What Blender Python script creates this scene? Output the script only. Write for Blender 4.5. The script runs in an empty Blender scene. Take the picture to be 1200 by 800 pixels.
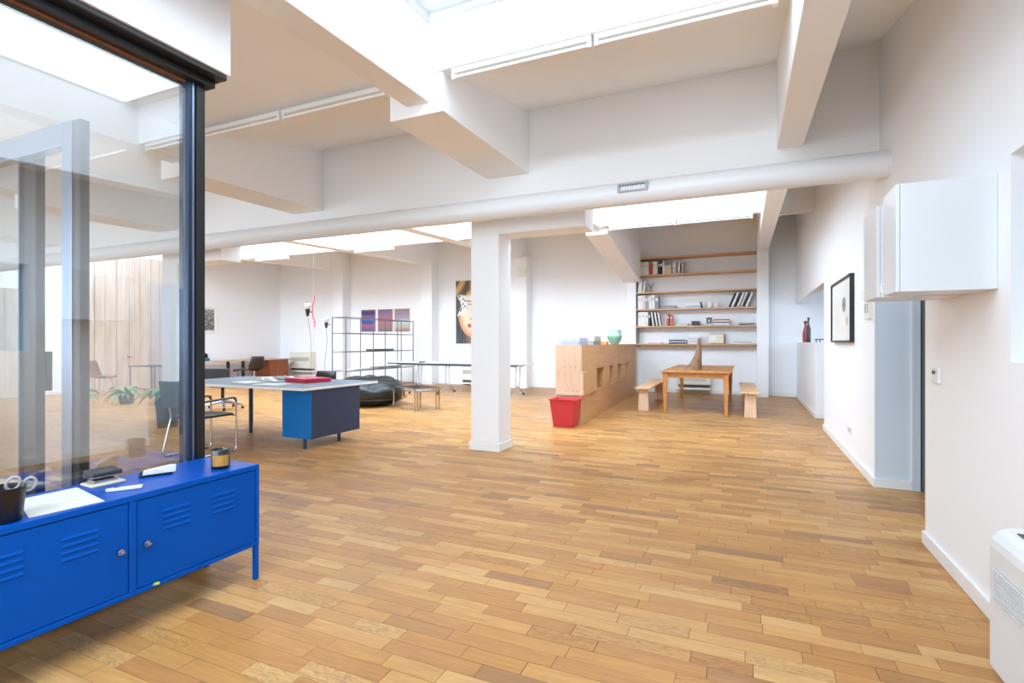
import bpy, math, random
from mathutils import Matrix, Vector
random.seed(7)
R = math.radians
C = bpy.context.scene.collection
sc = bpy.context.scene

# ------------------------------------------------------------------ camera, sky, daylight, exposure
cam = bpy.data.objects.new('camera', bpy.data.cameras.new('camera'))
C.objects.link(cam); sc.camera = cam
cam.location = (0, 0, 1.32)
cam.rotation_euler = (R(90), 0, R(24.057))
cam.data.sensor_width = 36; cam.data.lens = 18.48; cam.data.shift_y = .0008
cam.data.clip_start = .05; cam.data.clip_end = 200

w = bpy.data.worlds.new('sky'); sc.world = w; w.use_nodes = True
bg = w.node_tree.nodes['Background']
bg.inputs[0].default_value = (.90, .95, 1, 1); bg.inputs[1].default_value = 1.0

vs = sc.view_settings
vs.view_transform = 'Standard'; vs.look = 'None'; vs.gamma = 1; vs.use_curve_mapping = False
vs.exposure = 0.56
sc.cycles.use_denoising = True
sc.cycles.max_bounces = 12; sc.cycles.diffuse_bounces = 6; sc.cycles.glossy_bounces = 4
sc.cycles.transparent_max_bounces = 12
sc.cycles.caustics_reflective = False; sc.cycles.caustics_refractive = False
sc.cycles.sample_clamp_indirect = 6

SKY = (.70, .85, 1)
def unseen_clerestory(x0, x1, y, z, h, tilt, watts):
    """daylight from the inclined glazing on the high side of a saw-tooth bay, shining into the room (+y)"""
    l = bpy.data.lights.new('clerestory_daylight', 'AREA'); l.shape = 'RECTANGLE'; l.size = x1 - x0; l.size_y = h
    l.energy = watts; l.color = SKY
    o = bpy.data.objects.new('clerestory_daylight', l); C.objects.link(o)  # lamp added to throw daylight onto the upright walls
    o.location = ((x0 + x1) / 2, y, z); o.rotation_euler = (R(90 - tilt), 0, 0)
def daylight(name, x0, x1, y0, y1, z, power, col=SKY):
    """daylight entering through a horizontal roof light (area lamp in the opening, shining down)"""
    l = bpy.data.lights.new(name, 'AREA'); l.shape = 'RECTANGLE'
    l.size = x1 - x0; l.size_y = y1 - y0
    l.energy = power * (x1 - x0) * (y1 - y0); l.color = col
    o = bpy.data.objects.new(name, l); C.objects.link(o)
    o.location = ((x0 + x1) / 2, (y0 + y1) / 2, z)
    return o
BEAMS = [.37, -2.79, -6.08, -9.20, -12.72]
daylight('roof_light_daylight', -2.36, .24, -2.6, 3.5, 3.93, 6.4)
unseen_clerestory(-2.3, .2, -2.6, 3.79, .24, 20, 70)
for a, b in ((-2.62, .22), (-5.9, -2.95), (-9.05, -6.26), (-12.5, -9.38), (-15.7, -12.9)):
    daylight('roof_light_daylight', a, b, 6.25, 10.15, 4.93, 4 if a > -3 else 6)
    unseen_clerestory(a + .05, b - .05, 6.42, 4.45, .85, 13, 88 if a > -3 else (85 if a < -13 else 120))
# fill light from unseen windows added in the street wall behind the camera
for x in (-1.6, -5.6, -9.6, -13.2):
    l = bpy.data.lights.new('window_daylight', 'AREA'); l.shape = 'RECTANGLE'; l.size = 2.2; l.size_y = 2.2
    l.energy = 55 if x > -2 else 100; l.color = (.72, .86, 1)
    o = bpy.data.objects.new('window_daylight', l); C.objects.link(o)
    o.location = (x, -4.02, 1.95); o.rotation_euler = (R(90), 0, 0)

# added unseen windows: the niche's lights the bookcase, the passage's gives its daylight
for (x, y, z), wd, ht, e in (((2.44, 12.4, 1.7), 1.6, 1.0, 15), ((2.85, 4.75, 1.5), 1.0, 1.2, 24)):
    l = bpy.data.lights.new('window_daylight', 'AREA'); l.shape = 'RECTANGLE'; l.size = wd; l.size_y = ht
    l.energy = e; l.color = SKY
    o = bpy.data.objects.new('window_daylight', l); C.objects.link(o)
    o.location = (x, y, z); o.rotation_euler = (R(90), 0, R(90))
# ------------------------------------------------------------------ materials
def lin(c):
    return tuple(((v / 255) / 12.92 if v / 255 <= .04045 else ((v / 255 + .055) / 1.055) ** 2.4) for v in c)
MATS = {}
def mat(name, rgb, rough=.5, metal=0, vary=.06, scale=6, bump=0, bscale=60, coat=0, spec=.5):
    if name in MATS: return MATS[name]
    m = bpy.data.materials.new(name); m.use_nodes = True; nt = m.node_tree; b = nt.nodes['Principled BSDF']
    c = lin(rgb)
    b.inputs['Roughness'].default_value = rough; b.inputs['Metallic'].default_value = metal
    b.inputs['Coat Weight'].default_value = coat; b.inputs['Specular IOR Level'].default_value = spec
    tc = nt.nodes.new('ShaderNodeTexCoord')
    n = nt.nodes.new('ShaderNodeTexNoise'); n.inputs['Scale'].default_value = scale; n.inputs['Detail'].default_value = 4
    nt.links.new(tc.outputs['Object'], n.inputs['Vector'])
    r = nt.nodes.new('ShaderNodeMapRange'); r.inputs['To Min'].default_value = 1 - vary; r.inputs['To Max'].default_value = 1 + vary
    nt.links.new(n.outputs['Fac'], r.inputs['Value'])
    mx = nt.nodes.new('ShaderNodeVectorMath'); mx.operation = 'SCALE'; mx.inputs[0].default_value = c
    nt.links.new(r.outputs[0], mx.inputs['Scale']); nt.links.new(mx.outputs[0], b.inputs['Base Color'])
    if bump:
        n2 = nt.nodes.new('ShaderNodeTexNoise'); n2.inputs['Scale'].default_value = bscale; n2.inputs['Detail'].default_value = 5
        nt.links.new(tc.outputs['Object'], n2.inputs['Vector'])
        bp = nt.nodes.new('ShaderNodeBump'); bp.inputs['Strength'].default_value = bump; bp.inputs['Distance'].default_value = .01
        nt.links.new(n2.outputs['Fac'], bp.inputs['Height']); nt.links.new(bp.outputs[0], b.inputs['Normal'])
    MATS[name] = m; return m
def wood(name, c1, c2, axis=(1, 12, 12), rough=.45, scale=1.5, coat=0):
    if name in MATS: return MATS[name]
    m = bpy.data.materials.new(name); m.use_nodes = True; nt = m.node_tree; b = nt.nodes['Principled BSDF']
    b.inputs['Roughness'].default_value = rough; b.inputs['Coat Weight'].default_value = coat
    tc = nt.nodes.new('ShaderNodeTexCoord'); mp = nt.nodes.new('ShaderNodeMapping'); mp.inputs['Scale'].default_value = axis
    nt.links.new(tc.outputs['Object'], mp.inputs['Vector'])
    n = nt.nodes.new('ShaderNodeTexNoise'); n.inputs['Scale'].default_value = scale; n.inputs['Detail'].default_value = 6
    n.inputs['Distortion'].default_value = .6
    nt.links.new(mp.outputs[0], n.inputs['Vector'])
    cr = nt.nodes.new('ShaderNodeValToRGB'); e = cr.color_ramp.elements
    e[0].position = .3; e[0].color = (*lin(c1), 1); e[1].position = .7; e[1].color = (*lin(c2), 1)
    nt.links.new(n.outputs['Fac'], cr.inputs['Fac']); nt.links.new(cr.outputs[0], b.inputs['Base Color'])
    MATS[name] = m; return m
def print_mat():
    if 'print' in MATS: return MATS['print']
    m = bpy.data.materials.new('flat_print'); m.use_nodes = True; nt = m.node_tree; b = nt.nodes['Principled BSDF']
    a = nt.nodes.new('ShaderNodeAttribute'); a.attribute_name = 'print'
    b.inputs['Roughness'].default_value = .55
    nt.links.new(a.outputs['Color'], b.inputs['Base Color']); MATS['print'] = m; return m
def glass_mat(name, tint, ior):
    m = bpy.data.materials.new(name); m.use_nodes = True; nt = m.node_tree; nt.nodes.clear()
    o = nt.nodes.new('ShaderNodeOutputMaterial'); t = nt.nodes.new('ShaderNodeBsdfTransparent'); t.inputs[0].default_value = (*tint, 1)
    g = nt.nodes.new('ShaderNodeBsdfGlossy'); g.inputs['Roughness'].default_value = .0; g.inputs[0].default_value = (.95, .98, 1, 1)
    f0 = ((ior - 1) / (ior + 1)) ** 2
    geo = nt.nodes.new('ShaderNodeNewGeometry'); dt = nt.nodes.new('ShaderNodeVectorMath'); dt.operation = 'DOT_PRODUCT'
    nt.links.new(geo.outputs['Normal'], dt.inputs[0]); nt.links.new(geo.outputs['Incoming'], dt.inputs[1])
    def mth(op, a, b=None):
        q = nt.nodes.new('ShaderNodeMath'); q.operation = op
        for i, v in enumerate((a, b)):
            if v is None: continue
            if isinstance(v, (int, float)): q.inputs[i].default_value = v
            else: nt.links.new(v, q.inputs[i])
        return q.outputs[0]
    c = mth('ABSOLUTE', dt.outputs['Value'])
    f = mth('ADD', mth('MULTIPLY', mth('POWER', mth('SUBTRACT', 1.0, c), 5.0), 1 - f0), f0)
    mx = nt.nodes.new('ShaderNodeMixShader')
    nt.links.new(f, mx.inputs[0]); nt.links.new(t.outputs[0], mx.inputs[1]); nt.links.new(g.outputs[0], mx.inputs[2])
    nt.links.new(mx.outputs[0], o.inputs[0]); return m

WALL = mat('white_wall_paint', (244, 246, 249), .75, vary=.015, scale=.8, bump=.05, bscale=25)
BEAMM = mat('white_beam_paint', (247, 248, 249), .7, vary=.03, scale=1.2, bump=.18, bscale=14)
CEIL = mat('white_ceiling_paint', (248, 249, 250), .8, vary=.02, scale=.8, bump=.1, bscale=12)
TRIM = mat('white_trim_paint', (238, 239, 239), .45, vary=.01)
DUCTM = mat('white_duct_paint', (234, 237, 241), .4, vary=.01)
COOL = mat('pale_blue_paint', (214, 226, 236), .5, vary=.01)  # blue tint put in for the cool daylight of the passage
GREYBLUE = mat('grey_blue_paint', (186, 200, 206), .5, vary=.02)
CABW = mat('white_lacquer', (224, 227, 230), .35, vary=.01)
BLUE = mat('cobalt_blue_powder_coat', (0, 80, 176), .3, vary=.02, spec=.12)
BLACK = mat('black_metal', (24, 25, 28), .4, vary=.05)
ALU = mat('anodised_aluminium', (150, 165, 190), .3, 1, vary=.03)
CHROME = mat('chrome', (205, 205, 208), .14, 1, vary=.02)
STEEL = mat('grey_steel', (120, 122, 128), .35, .9, vary=.05)
BLKPL = mat('black_plastic', (22, 22, 24), .4, vary=.05)
WHTPL = mat('white_plastic', (235, 235, 232), .4, vary=.01)
IVORY = mat('ivory_enamel', (232, 229, 216), .4, vary=.01)
DGREY = mat('dark_grille_grey', (70, 70, 72), .5)
PAPER = mat('white_paper', (226, 226, 221), .8, vary=.01)
GLASS = glass_mat('clear_sheet_glass', (.96, .985, .99), 2.6)
GLASS2 = glass_mat('clear_door_glass', (.95, .98, .98), 1.45)
PINE = wood('pale_pine', (214, 176, 140), (236, 206, 176), (10, 10, 1.2))
PLYE = wood('birch_plywood', (200, 150, 100), (214, 168, 118), (9, 1.2, 9), .5)
PLYN = wood('birch_plywood_end', (200, 162, 132), (212, 178, 150), (10, 10, 1.5), .5)
OAK = wood('honey_oak', (178, 112, 48), (206, 142, 72), (9, 1.0, 9), .35)
SHELFW = wood('beech_board', (196, 146, 96), (222, 178, 130), (1.2, 10, 10), .45)
WALN = wood('teak_veneer', (128, 66, 32), (164, 92, 50), (8, 8, 1.2), .4)
LARCH = wood('larch_boards', (196, 168, 148), (222, 200, 182), (8, 8, .7), .6)
SLATE = mat('slate_blue_linoleum', (92, 110, 128), .45, vary=.04)
SLATE2 = mat('slate_blue_board', (34, 56, 88), .45, vary=.04)
AZURE = mat('azure_blue_board', (4, 112, 186), .4, vary=.03, spec=.2)
REDP = mat('red_plastic', (202, 52, 60), .42, vary=.02)
CRIM = mat('crimson_cloth', (190, 20, 58), .5, vary=.03)
LEATH = mat('black_green_vinyl', (28, 34, 36), .32, vary=.1, bump=.2, bscale=8)
BROWNPL = mat('dark_brown_shell', (52, 42, 40), .45)

# ------------------------------------------------------------------ mesh builder
ROOT = {}
class MB:
    def __init__(s): s.v = []; s.f = []
    def add(s, vs, fs):
        n = len(s.v); s.v += [tuple(p) for p in vs]; s.f += [tuple(i + n for i in f) for f in fs]; return s
    def box(s, x0, x1, y0, y1, z0, z1):
        return s.add([(x0, y0, z0), (x1, y0, z0), (x1, y1, z0), (x0, y1, z0), (x0, y0, z1), (x1, y0, z1), (x1, y1, z1), (x0, y1, z1)],
                     [(3, 2, 1, 0), (4, 5, 6, 7), (0, 1, 5, 4), (1, 2, 6, 5), (2, 3, 7, 6), (3, 0, 4, 7)])
    def obox(s, c, size, rz=0, rx=0, ry=0):
        M = Matrix.Translation(c) @ Matrix.Rotation(rz, 4, 'Z') @ Matrix.Rotation(ry, 4, 'Y') @ Matrix.Rotation(rx, 4, 'X')
        a, b, d = size[0] / 2, size[1] / 2, size[2] / 2
        t = MB().box(-a, a, -b, b, -d, d)
        return s.add([M @ Vector(p) for p in t.v], t.f)
    def prism(s, poly, axis, a, b):
        """extrude a 2d outline along an axis; outline coordinates are the two other axes in xyz order"""
        n = len(poly)
        def P(p, t):
            return {'x': (t, p[0], p[1]), 'y': (p[0], t, p[1]), 'z': (p[0], p[1], t)}[axis]
        vs = [P(p, a) for p in poly] + [P(p, b) for p in poly]
        fs = [tuple(range(n))[::-1], tuple(range(n, 2 * n))] + [(i, (i + 1) % n, (i + 1) % n + n, i + n) for i in range(n)]
        return s.add(vs, fs)
    def loft(s, rings, cap=True):
        n = len(rings[0]); vs = [p for r in rings for p in r]; fs = []
        for k in range(len(rings) - 1):
            for i in range(n):
                j = (i + 1) % n; fs.append((k * n + i, k * n + j, (k + 1) * n + j, (k + 1) * n + i))
        if cap: fs += [tuple(range(n))[::-1], tuple(range((len(rings) - 1) * n, len(rings) * n))]
        return s.add(vs, fs)
    def tube(s, pts, r, n=8, rad=None):
        pts = [Vector(p) for p in pts]; rings = []; up = None
        for i, p in enumerate(pts):
            d = (pts[min(i + 1, len(pts) - 1)] - pts[max(i - 1, 0)]).normalized()
            if up is None: up = Vector((0, 0, 1)) if abs(d.z) < .9 else Vector((1, 0, 0))
            a = d.cross(up)
            if a.length < 1e-4: a = d.cross(Vector((0, 1, 0)))
            a.normalize(); b = a.cross(d).normalized(); up = b
            rr = rad[i] if rad else r
            rings.append([p + a * rr * math.cos(2 * math.pi * k / n) + b * rr * math.sin(2 * math.pi * k / n) for k in range(n)])
        return s.loft(rings)
    def cyl(s, p0, p1, r0, r1=None, n=16):
        return s.tube([p0, p1], r0, n, [r0, r1 if r1 is not None else r0])
    def lathe(s, prof, c, n=24, sx=1, sy=1):
        return s.loft([[(c[0] + sx * r * math.cos(2 * math.pi * k / n), c[1] + sy * r * math.sin(2 * math.pi * k / n), c[2] + z) for k in range(n)] for r, z in prof])
    def grid(s, rows):
        m, n = len(rows), len(rows[0])
        return s.add([p for r in rows for p in r], [(i * n + j, i * n + j + 1, (i + 1) * n + j + 1, (i + 1) * n + j) for i in range(m - 1) for j in range(n - 1)])
    def build(s, name, m, parent=None, bevel=0, smooth=False, seg=2, local=False, solid=0):
        me = bpy.data.meshes.new(name)
        if parent is not None: M = Matrix() if local else ROOT[parent].inverted()
        else:
            xs = [p[0] for p in s.v]; ys = [p[1] for p in s.v]; zs = [p[2] for p in s.v]
            org = Vector(((min(xs) + max(xs)) / 2, (min(ys) + max(ys)) / 2, min(zs)))
            M = Matrix.Translation(-org)
        me.from_pydata([tuple(M @ Vector(p)) for p in s.v], [], s.f)
        me.materials.append(m)
        import bmesh
        bm = bmesh.new(); bm.from_mesh(me); bmesh.ops.recalc_face_normals(bm, faces=bm.faces); bm.to_mesh(me); bm.free()
        o = bpy.data.objects.new(name, me); C.objects.link(o)
        if parent is not None: o.parent = parent; ROOT[o] = ROOT[parent]
        else: o.location = org; ROOT[o] = Matrix.Translation(org)
        if solid:
            md = o.modifiers.new('solid', 'SOLIDIFY'); md.thickness = solid; md.offset = 0
        if bevel:
            md = o.modifiers.new('bevel', 'BEVEL'); md.width = bevel; md.segments = seg; md.limit_method = 'ANGLE'; md.angle_limit = R(40)
        if smooth:
            for p in me.polygons: p.use_smooth = True
            if not bevel and smooth != 'all':
                for e in me.edges: pass
                try:
                    me.set_sharp_from_angle(angle=R(42))
                except Exception: pass
        return o
def arc(c, r, a0, a1, n=6):
    return [(c[0] + r * math.cos(R(a0 + (a1 - a0) * i / n)), c[1] + r * math.sin(R(a0 + (a1 - a0) * i / n))) for i in range(n + 1)]
def bend(pts, r=.04, n=4):
    """round the corners of a 3d polyline"""
    P = [Vector(p) for p in pts]; out = [P[0]]
    for i in range(1, len(P) - 1):
        a = (P[i - 1] - P[i]); b = (P[i + 1] - P[i]); rr = min(r, a.length * .45, b.length * .45)
        p0 = P[i] + a.normalized() * rr; p1 = P[i] + b.normalized() * rr
        for k in range(n + 1):
            t = k / n; out.append(p0 * (1 - t) ** 2 + P[i] * 2 * t * (1 - t) + p1 * t * t)
    return out + [P[-1]]
def tag(o, label=None, cat=None, group=None, kind=None):
    if label: o['label'] = label
    if cat: o['category'] = cat
    if group: o['group'] = group
    if kind: o['kind'] = kind
    return o
def thing(name, label, cat, loc, rz=0, group=None):
    o = bpy.data.objects.new(name, None); C.objects.link(o); o.empty_display_size = .1
    o.location = loc; o.rotation_euler = (0, 0, rz)
    ROOT[o] = Matrix.Translation(loc) @ Matrix.Rotation(rz, 4, 'Z')
    return tag(o, label, cat, group)
def struct(o, label=None):
    o['kind'] = 'structure'
    if label: o['label'] = label
    return o
def one(mb, name, m, label, cat, group=None, **k):
    return tag(mb.build(name, m, **k), label, cat, group)
def panel_print(name, parent, origin, ux, uz, wd, ht, fn, nx=40, ny=40):
    """a flat printed sheet: colours of the print sit in a colour attribute; fn(u, v) with v up"""
    o0, ux, uz = Vector(origin), Vector(ux), Vector(uz)
    mb = MB().grid([[o0 + ux * wd * i / nx + uz * ht * j / ny for i in range(nx + 1)] for j in range(ny + 1)])
    ob = mb.build(name, print_mat(), parent)
    a = ob.data.color_attributes.new('print', 'FLOAT_COLOR', 'POINT')
    for j in range(ny + 1):
        for i in range(nx + 1):
            a.data[j * (nx + 1) + i].color = (*lin(fn(i / nx, j / ny)), 1)
    return ob

# ------------------------------------------------------------------ floor: oak strips, each its own piece
def plank_mat():
    m = bpy.data.materials.new('oak_parquet'); m.use_nodes = True; nt = m.node_tree; b = nt.nodes['Principled BSDF']
    at = nt.nodes.new('ShaderNodeAttribute'); at.attribute_name = 'tone'
    geo = nt.nodes.new('ShaderNodeNewGeometry')
    mp = nt.nodes.new('ShaderNodeMapping'); mp.inputs['Scale'].default_value = (2.2, 26, 1)
    off = nt.nodes.new('ShaderNodeVectorMath'); off.operation = 'MULTIPLY_ADD'
    cb = nt.nodes.new('ShaderNodeCombineXYZ')
    nt.links.new(at.outputs['Fac'], cb.inputs[0]); nt.links.new(at.outputs['Fac'], cb.inputs[2]); nt.links.new(at.outputs['Fac'], cb.inputs[1])
    off.inputs[1].default_value = (37, 53, 91)
    nt.links.new(cb.outputs[0], off.inputs[0]); nt.links.new(geo.outputs['Position'], off.inputs[2])
    nt.links.new(off.outputs[0], mp.inputs['Vector'])
    n = nt.nodes.new('ShaderNodeTexNoise'); n.inputs['Scale'].default_value = 1.6; n.inputs['Detail'].default_value = 6; n.inputs['Distortion'].default_value = 1.2
    nt.links.new(mp.outputs[0], n.inputs['Vector'])
    base = nt.nodes.new('ShaderNodeValToRGB'); el = base.color_ramp.elements
    el[0].position = 0; el[0].color = (*lin((158, 118, 82)), 1); el[1].position = 1; el[1].color = (*lin((211, 165, 108)), 1)
    for p, c in ((.05, (170, 123, 79)), (.10, (184, 130, 77)), (.35, (192, 138, 79)), (.6, (198, 146, 85)), (.85, (205, 155, 95))):
        e = el.new(p); e.color = (*lin(c), 1)
    nt.links.new(at.outputs['Fac'], base.inputs['Fac'])
    gr = nt.nodes.new('ShaderNodeMapRange'); gr.inputs['From Min'].default_value = .3; gr.inputs['From Max'].default_value = .72
    gr.inputs['To Min'].default_value = .82; gr.inputs['To Max'].default_value = 1.08
    nt.links.new(n.outputs['Fac'], gr.inputs['Value'])
    # worn cathedral grain on some strips
    wv = nt.nodes.new('ShaderNodeTexNoise'); wv.inputs['Scale'].default_value = 9; wv.inputs['Detail'].default_value = 3; wv.inputs['Distortion'].default_value = 3.5
    mp2 = nt.nodes.new('ShaderNodeMapping'); mp2.inputs['Scale'].default_value = (1, 4.5, 1)
    nt.links.new(off.outputs[0], mp2.inputs['Vector']); nt.links.new(mp2.outputs[0], wv.inputs['Vector'])
    th = nt.nodes.new('ShaderNodeMapRange'); th.inputs['From Min'].default_value = .50; th.inputs['From Max'].default_value = .58
    th.inputs['To Min'].default_value = 1; th.inputs['To Max'].default_value = .73
    nt.links.new(wv.outputs['Fac'], th.inputs['Value'])
    sel = nt.nodes.new('ShaderNodeMath'); sel.operation = 'MULTIPLY'; sel.inputs[1].default_value = 17.31
    fr = nt.nodes.new('ShaderNodeMath'); fr.operation = 'FRACT'
    gt = nt.nodes.new('ShaderNodeMath'); gt.operation = 'GREATER_THAN'; gt.inputs[1].default_value = .84
    nt.links.new(at.outputs['Fac'], sel.inputs[0]); nt.links.new(sel.outputs[0], fr.inputs[0]); nt.links.new(fr.outputs[0], gt.inputs[0])
    mm = nt.nodes.new('ShaderNodeMix'); mm.data_type = 'FLOAT'; mm.inputs[2].default_value = 1
    nt.links.new(gt.outputs[0], mm.inputs[0]); nt.links.new(th.outputs[0], mm.inputs[3])
    # broad wear stains over the whole floor
    st = nt.nodes.new('ShaderNodeTexNoise'); st.inputs['Scale'].default_value = .9; st.inputs['Detail'].default_value = 4
    nt.links.new(geo.outputs['Position'], st.inputs['Vector'])
    sr = nt.nodes.new('ShaderNodeMapRange'); sr.inputs['From Min'].default_value = .35; sr.inputs['From Max'].default_value = .65
    sr.inputs['To Min'].default_value = .88; sr.inputs['To Max'].default_value = 1.06
    nt.links.new(st.outputs['Fac'], sr.inputs['Value'])
    p1 = nt.nodes.new('ShaderNodeMath'); p1.operation = 'MULTIPLY'; p2 = nt.nodes.new('ShaderNodeMath'); p2.operation = 'MULTIPLY'
    nt.links.new(gr.outputs[0], p1.inputs[0]); nt.links.new(mm.outputs[0], p1.inputs[1])
    nt.links.new(p1.outputs[0], p2.inputs[0]); nt.links.new(sr.outputs[0], p2.inputs[1])
    s2 = nt.nodes.new('ShaderNodeVectorMath'); s2.operation = 'SCALE'
    nt.links.new(base.outputs[0], s2.inputs[0]); nt.links.new(p2.outputs[0], s2.inputs['Scale'])
    nt.links.new(s2.outputs[0], b.inputs['Base Color'])
    rr = nt.nodes.new('ShaderNodeMapRange'); rr.inputs['To Min'].default_value = .28; rr.inputs['To Max'].default_value = .44; b.inputs['Specular IOR Level'].default_value = .2
    nt.links.new(st.outputs['Fac'], rr.inputs['Value']); nt.links.new(rr.outputs[0], b.inputs['Roughness'])
    bp = nt.nodes.new('ShaderNodeBump'); bp.inputs['Strength'].default_value = .12; bp.inputs['Distance'].default_value = .004
    nt.links.new(n.outputs['Fac'], bp.inputs['Height']); nt.links.new(bp.outputs[0], b.inputs['Normal'])
    return m
PLANK = plank_mat()
GAPM = mat('dark_joint_filler', (74, 48, 28), .8)
floor = struct(MB().box(-16.2, 3.2, -4.3, 14.7, -.12, -.004).build('floor', GAPM))
S_, C_ = math.sin(R(24.057)), math.cos(R(24.057))
def proj(x, y, z):
    d = -S_ * x + C_ * y
    if d < .1: return None
    return 600 + 616 * (C_ * x + S_ * y) / d, 401 - 616 * (z - 1.32) / d, d
pl = []; rnd = random.Random(3); PW = .09; y = -4.2
while y < 14.5:
    x = -16.1 - rnd.random() * .5
    while x < 3.1:
        L = rnd.choice((.26, .32, .38, .44, .5)) * rnd.uniform(.92, 1.08)
        pl.append((x, x + L, y, y + PW, rnd.random(), rnd.uniform(-.0005, .0004))); x += L
    y += PW
def score(p):
    q = proj((p[0] + p[1]) / 2, (p[2] + p[3]) / 2, 0)
    if not q or not (-30 < q[0] < 1210 and 400 < q[1] < 806): return 1e9
    cx, cy = (p[0] + p[1]) / 2, (p[2] + p[3]) / 2
    if cx > 1.05 or cx < -2.45 and cy < 2.1: return 1e8 + q[2]
    return q[2]
pl.sort(key=score)
def plank_mesh(mb, p):
    g = .0011
    mb.box(p[0] + g, p[1] - g, p[2] + g, p[3] - g, -.01, p[5])
for p in pl[:300]:
    mb = MB(); plank_mesh(mb, p); o = mb.build('plank', PLANK, floor)
    a = o.data.attributes.new('tone', 'FLOAT', 'FACE')
    for d in a.data: d.value = p[4]
mb = MB(); tones = []
for p in pl[300:]:
    plank_mesh(mb, p); tones += [p[4]] * 6
# one joined part for the strips further away
me = bpy.data.meshes.new('strip_flooring'); Mi = ROOT[floor].inverted()
me.from_pydata([tuple(Mi @ Vector(v)) for v in mb.v], [], mb.f); me.materials.append(PLANK)
a = me.attributes.new('tone', 'FLOAT', 'FACE'); a.data.foreach_set('value', tones)
rest = bpy.data.objects.new('strip_flooring', me); C.objects.link(rest); rest.parent = floor; rest['kind'] = 'stuff'

# ------------------------------------------------------------------ walls
XR, YB, XL, YR, ZT = 1.07, 14.4, -15.9, -4.1, 5.05
wr = MB()
T = .14
wr.box(XR, XR + T, YR, 1.7, 0, ZT)
wr.box(XR, XR + T, 1.7, 3.03, 0, 1.23); wr.box(XR, XR + T, 1.7, 3.03, 2.155, ZT)
wr.box(XR, XR + T, 3.03, 4.245, 0, ZT)
wr.box(XR, XR + T, 4.245, 5.76, 2.1, ZT)
wr.box(XR, XR + T, 5.76, 9.2, 0, ZT)
wr.box(XR, XR + T, 9.2, YB, 2.235, ZT)
struct(wr.build('wall_right', WALL))
struct(MB().box(XL - .2, 3.2, YB, YB + .2, 0, ZT).build('wall_back', WALL))
struct(MB().box(XL - .2, XL, YR, YB, 0, ZT).build('wall_left', WALL))
# street wall behind the camera with fill light from four added window openings
wf = MB(); xs = [XL - .2]
for x in (-13.2, -9.6, -5.6, -1.6): xs += [x - 1.15, x + 1.15]
xs += [XR + T]
for i in range(0, len(xs), 2): wf.box(xs[i], xs[i + 1], YR - .2, YR, 0, ZT)
for i in range(1, len(xs) - 1, 2):
    wf.box(xs[i], xs[i + 1], YR - .2, YR, 0, .8); wf.box(xs[i], xs[i + 1], YR - .2, YR, 3.1, ZT)
struct(wf.build('wall_front', WALL))
for k, x in enumerate((-1.6, -5.6, -9.6, -13.2)):  # unseen frames added around the rear fill lights
    fr = MB()
    for a, b, c, d in ((x - 1.15, x - 1.09, .8, 3.1), (x + 1.09, x + 1.15, .8, 3.1), (x - .03, x + .03, .8, 3.1), (x - 1.15, x + 1.15, .8, .86), (x - 1.15, x + 1.15, 3.04, 3.1)):
        fr.box(a, b, YR - .14, YR - .06, c, d)
    wnd = struct(fr.build('window_%d' % (k + 1), BLACK))
    MB().box(x - 1.08, x + 1.08, YR - .105, YR - .095, .87, 3.03).build('pane', GLASS2, wnd)
# passage behind the doorway, kitchen niche and hatch recess on the right
pas = MB(); pas.box(XR + T, 2.9, 5.76, 5.9, 0, 2.4); 
struct(pas.build('wall_passage', COOL))
struct(MB().box(2.9, 3.05, 3.9, 9.4, 0, 2.4).build('wall_passage_end', COOL))
struct(MB().box(XR + T, 2.9, 3.9, 4.04, 0, 2.4).build('wall_passage_near', COOL))
struct(MB().box(XR + T, 3.05, 3.9, 9.4, 2.4, 2.5).build('ceiling_passage', CEIL))
lin_ = MB().box(XR, 1.34, 5.735, 5.76, 0, 2.1); lin_.box(XR, XR + T, 4.245, 4.26, 0, 2.1); lin_.box(XR, XR + T, 4.26, 5.735, 2.085, 2.1)
d1 = struct(lin_.build('door_1', COOL))
MB().box(1.34, 1.352, 5.715, 5.76, 0, 2.1).build('casing', TRIM, d1)
MB().box(1.352, 1.405, 5.72, 5.76, 0, 2.1).build('stop', COOL, d1)
MB().box(1.41, 1.45, 4.9, 5.755, 0.005, 2.08).build('door_leaf', mat('dark_door', (74, 70, 66), .5), d1, bevel=.003)
for k, (x, y0, y1, z0, z1) in enumerate(((2.46, 11.6, 13.2, 1.2, 2.2), (2.86, 4.25, 5.25, .9, 2.1))):  # unseen frames added for the niche and passage side lights
    fr = MB().box(x, x + .04, y0, y0 + .05, z0, z1).box(x, x + .04, y1 - .05, y1, z0, z1).box(x, x + .04, y0, y1, z0, z0 + .05).box(x, x + .04, y0, y1, z1 - .05, z1)
    wn = struct(fr.build('window_%d' % (k + 5), TRIM))
    MB().box(x + .02, x + .03, y0 + .05, y1 - .05, z0 + .05, z1 - .05).build('pane', mat('frosted_window', (235, 240, 244), .4), wn)
nb = MB(); nb.box(2.5, 2.62, 9.4, YB, 0, 2.6)
struct(nb.build('wall_niche', COOL))
struct(MB().box(XR + T, 2.62, 9.28, 9.4, 0, 2.6).build('wall_niche_near', COOL))
struct(MB().box(XR + T, 2.62, 9.28, YB, 2.5, 2.6).build('ceiling_niche', CEIL))
struct(MB().box(XR + .03, XR + .16, 10.5, YB, 0, 1.32).build('wall_low', WALL))
hr = MB().box(1.62, 1.7, 1.5, 3.2, 1.0, 2.4); hr.box(XR + T, 1.62, 3.03, 3.1, 1.0, 2.4); hr.box(XR + T, 1.62, 1.6, 1.7, 1.0, 2.4); hr.box(XR + T, 1.62, 1.7, 3.03, 1.1, 1.23); hr.box(XR + T, 1.62, 1.7, 3.03, 2.155, 2.3)
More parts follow.
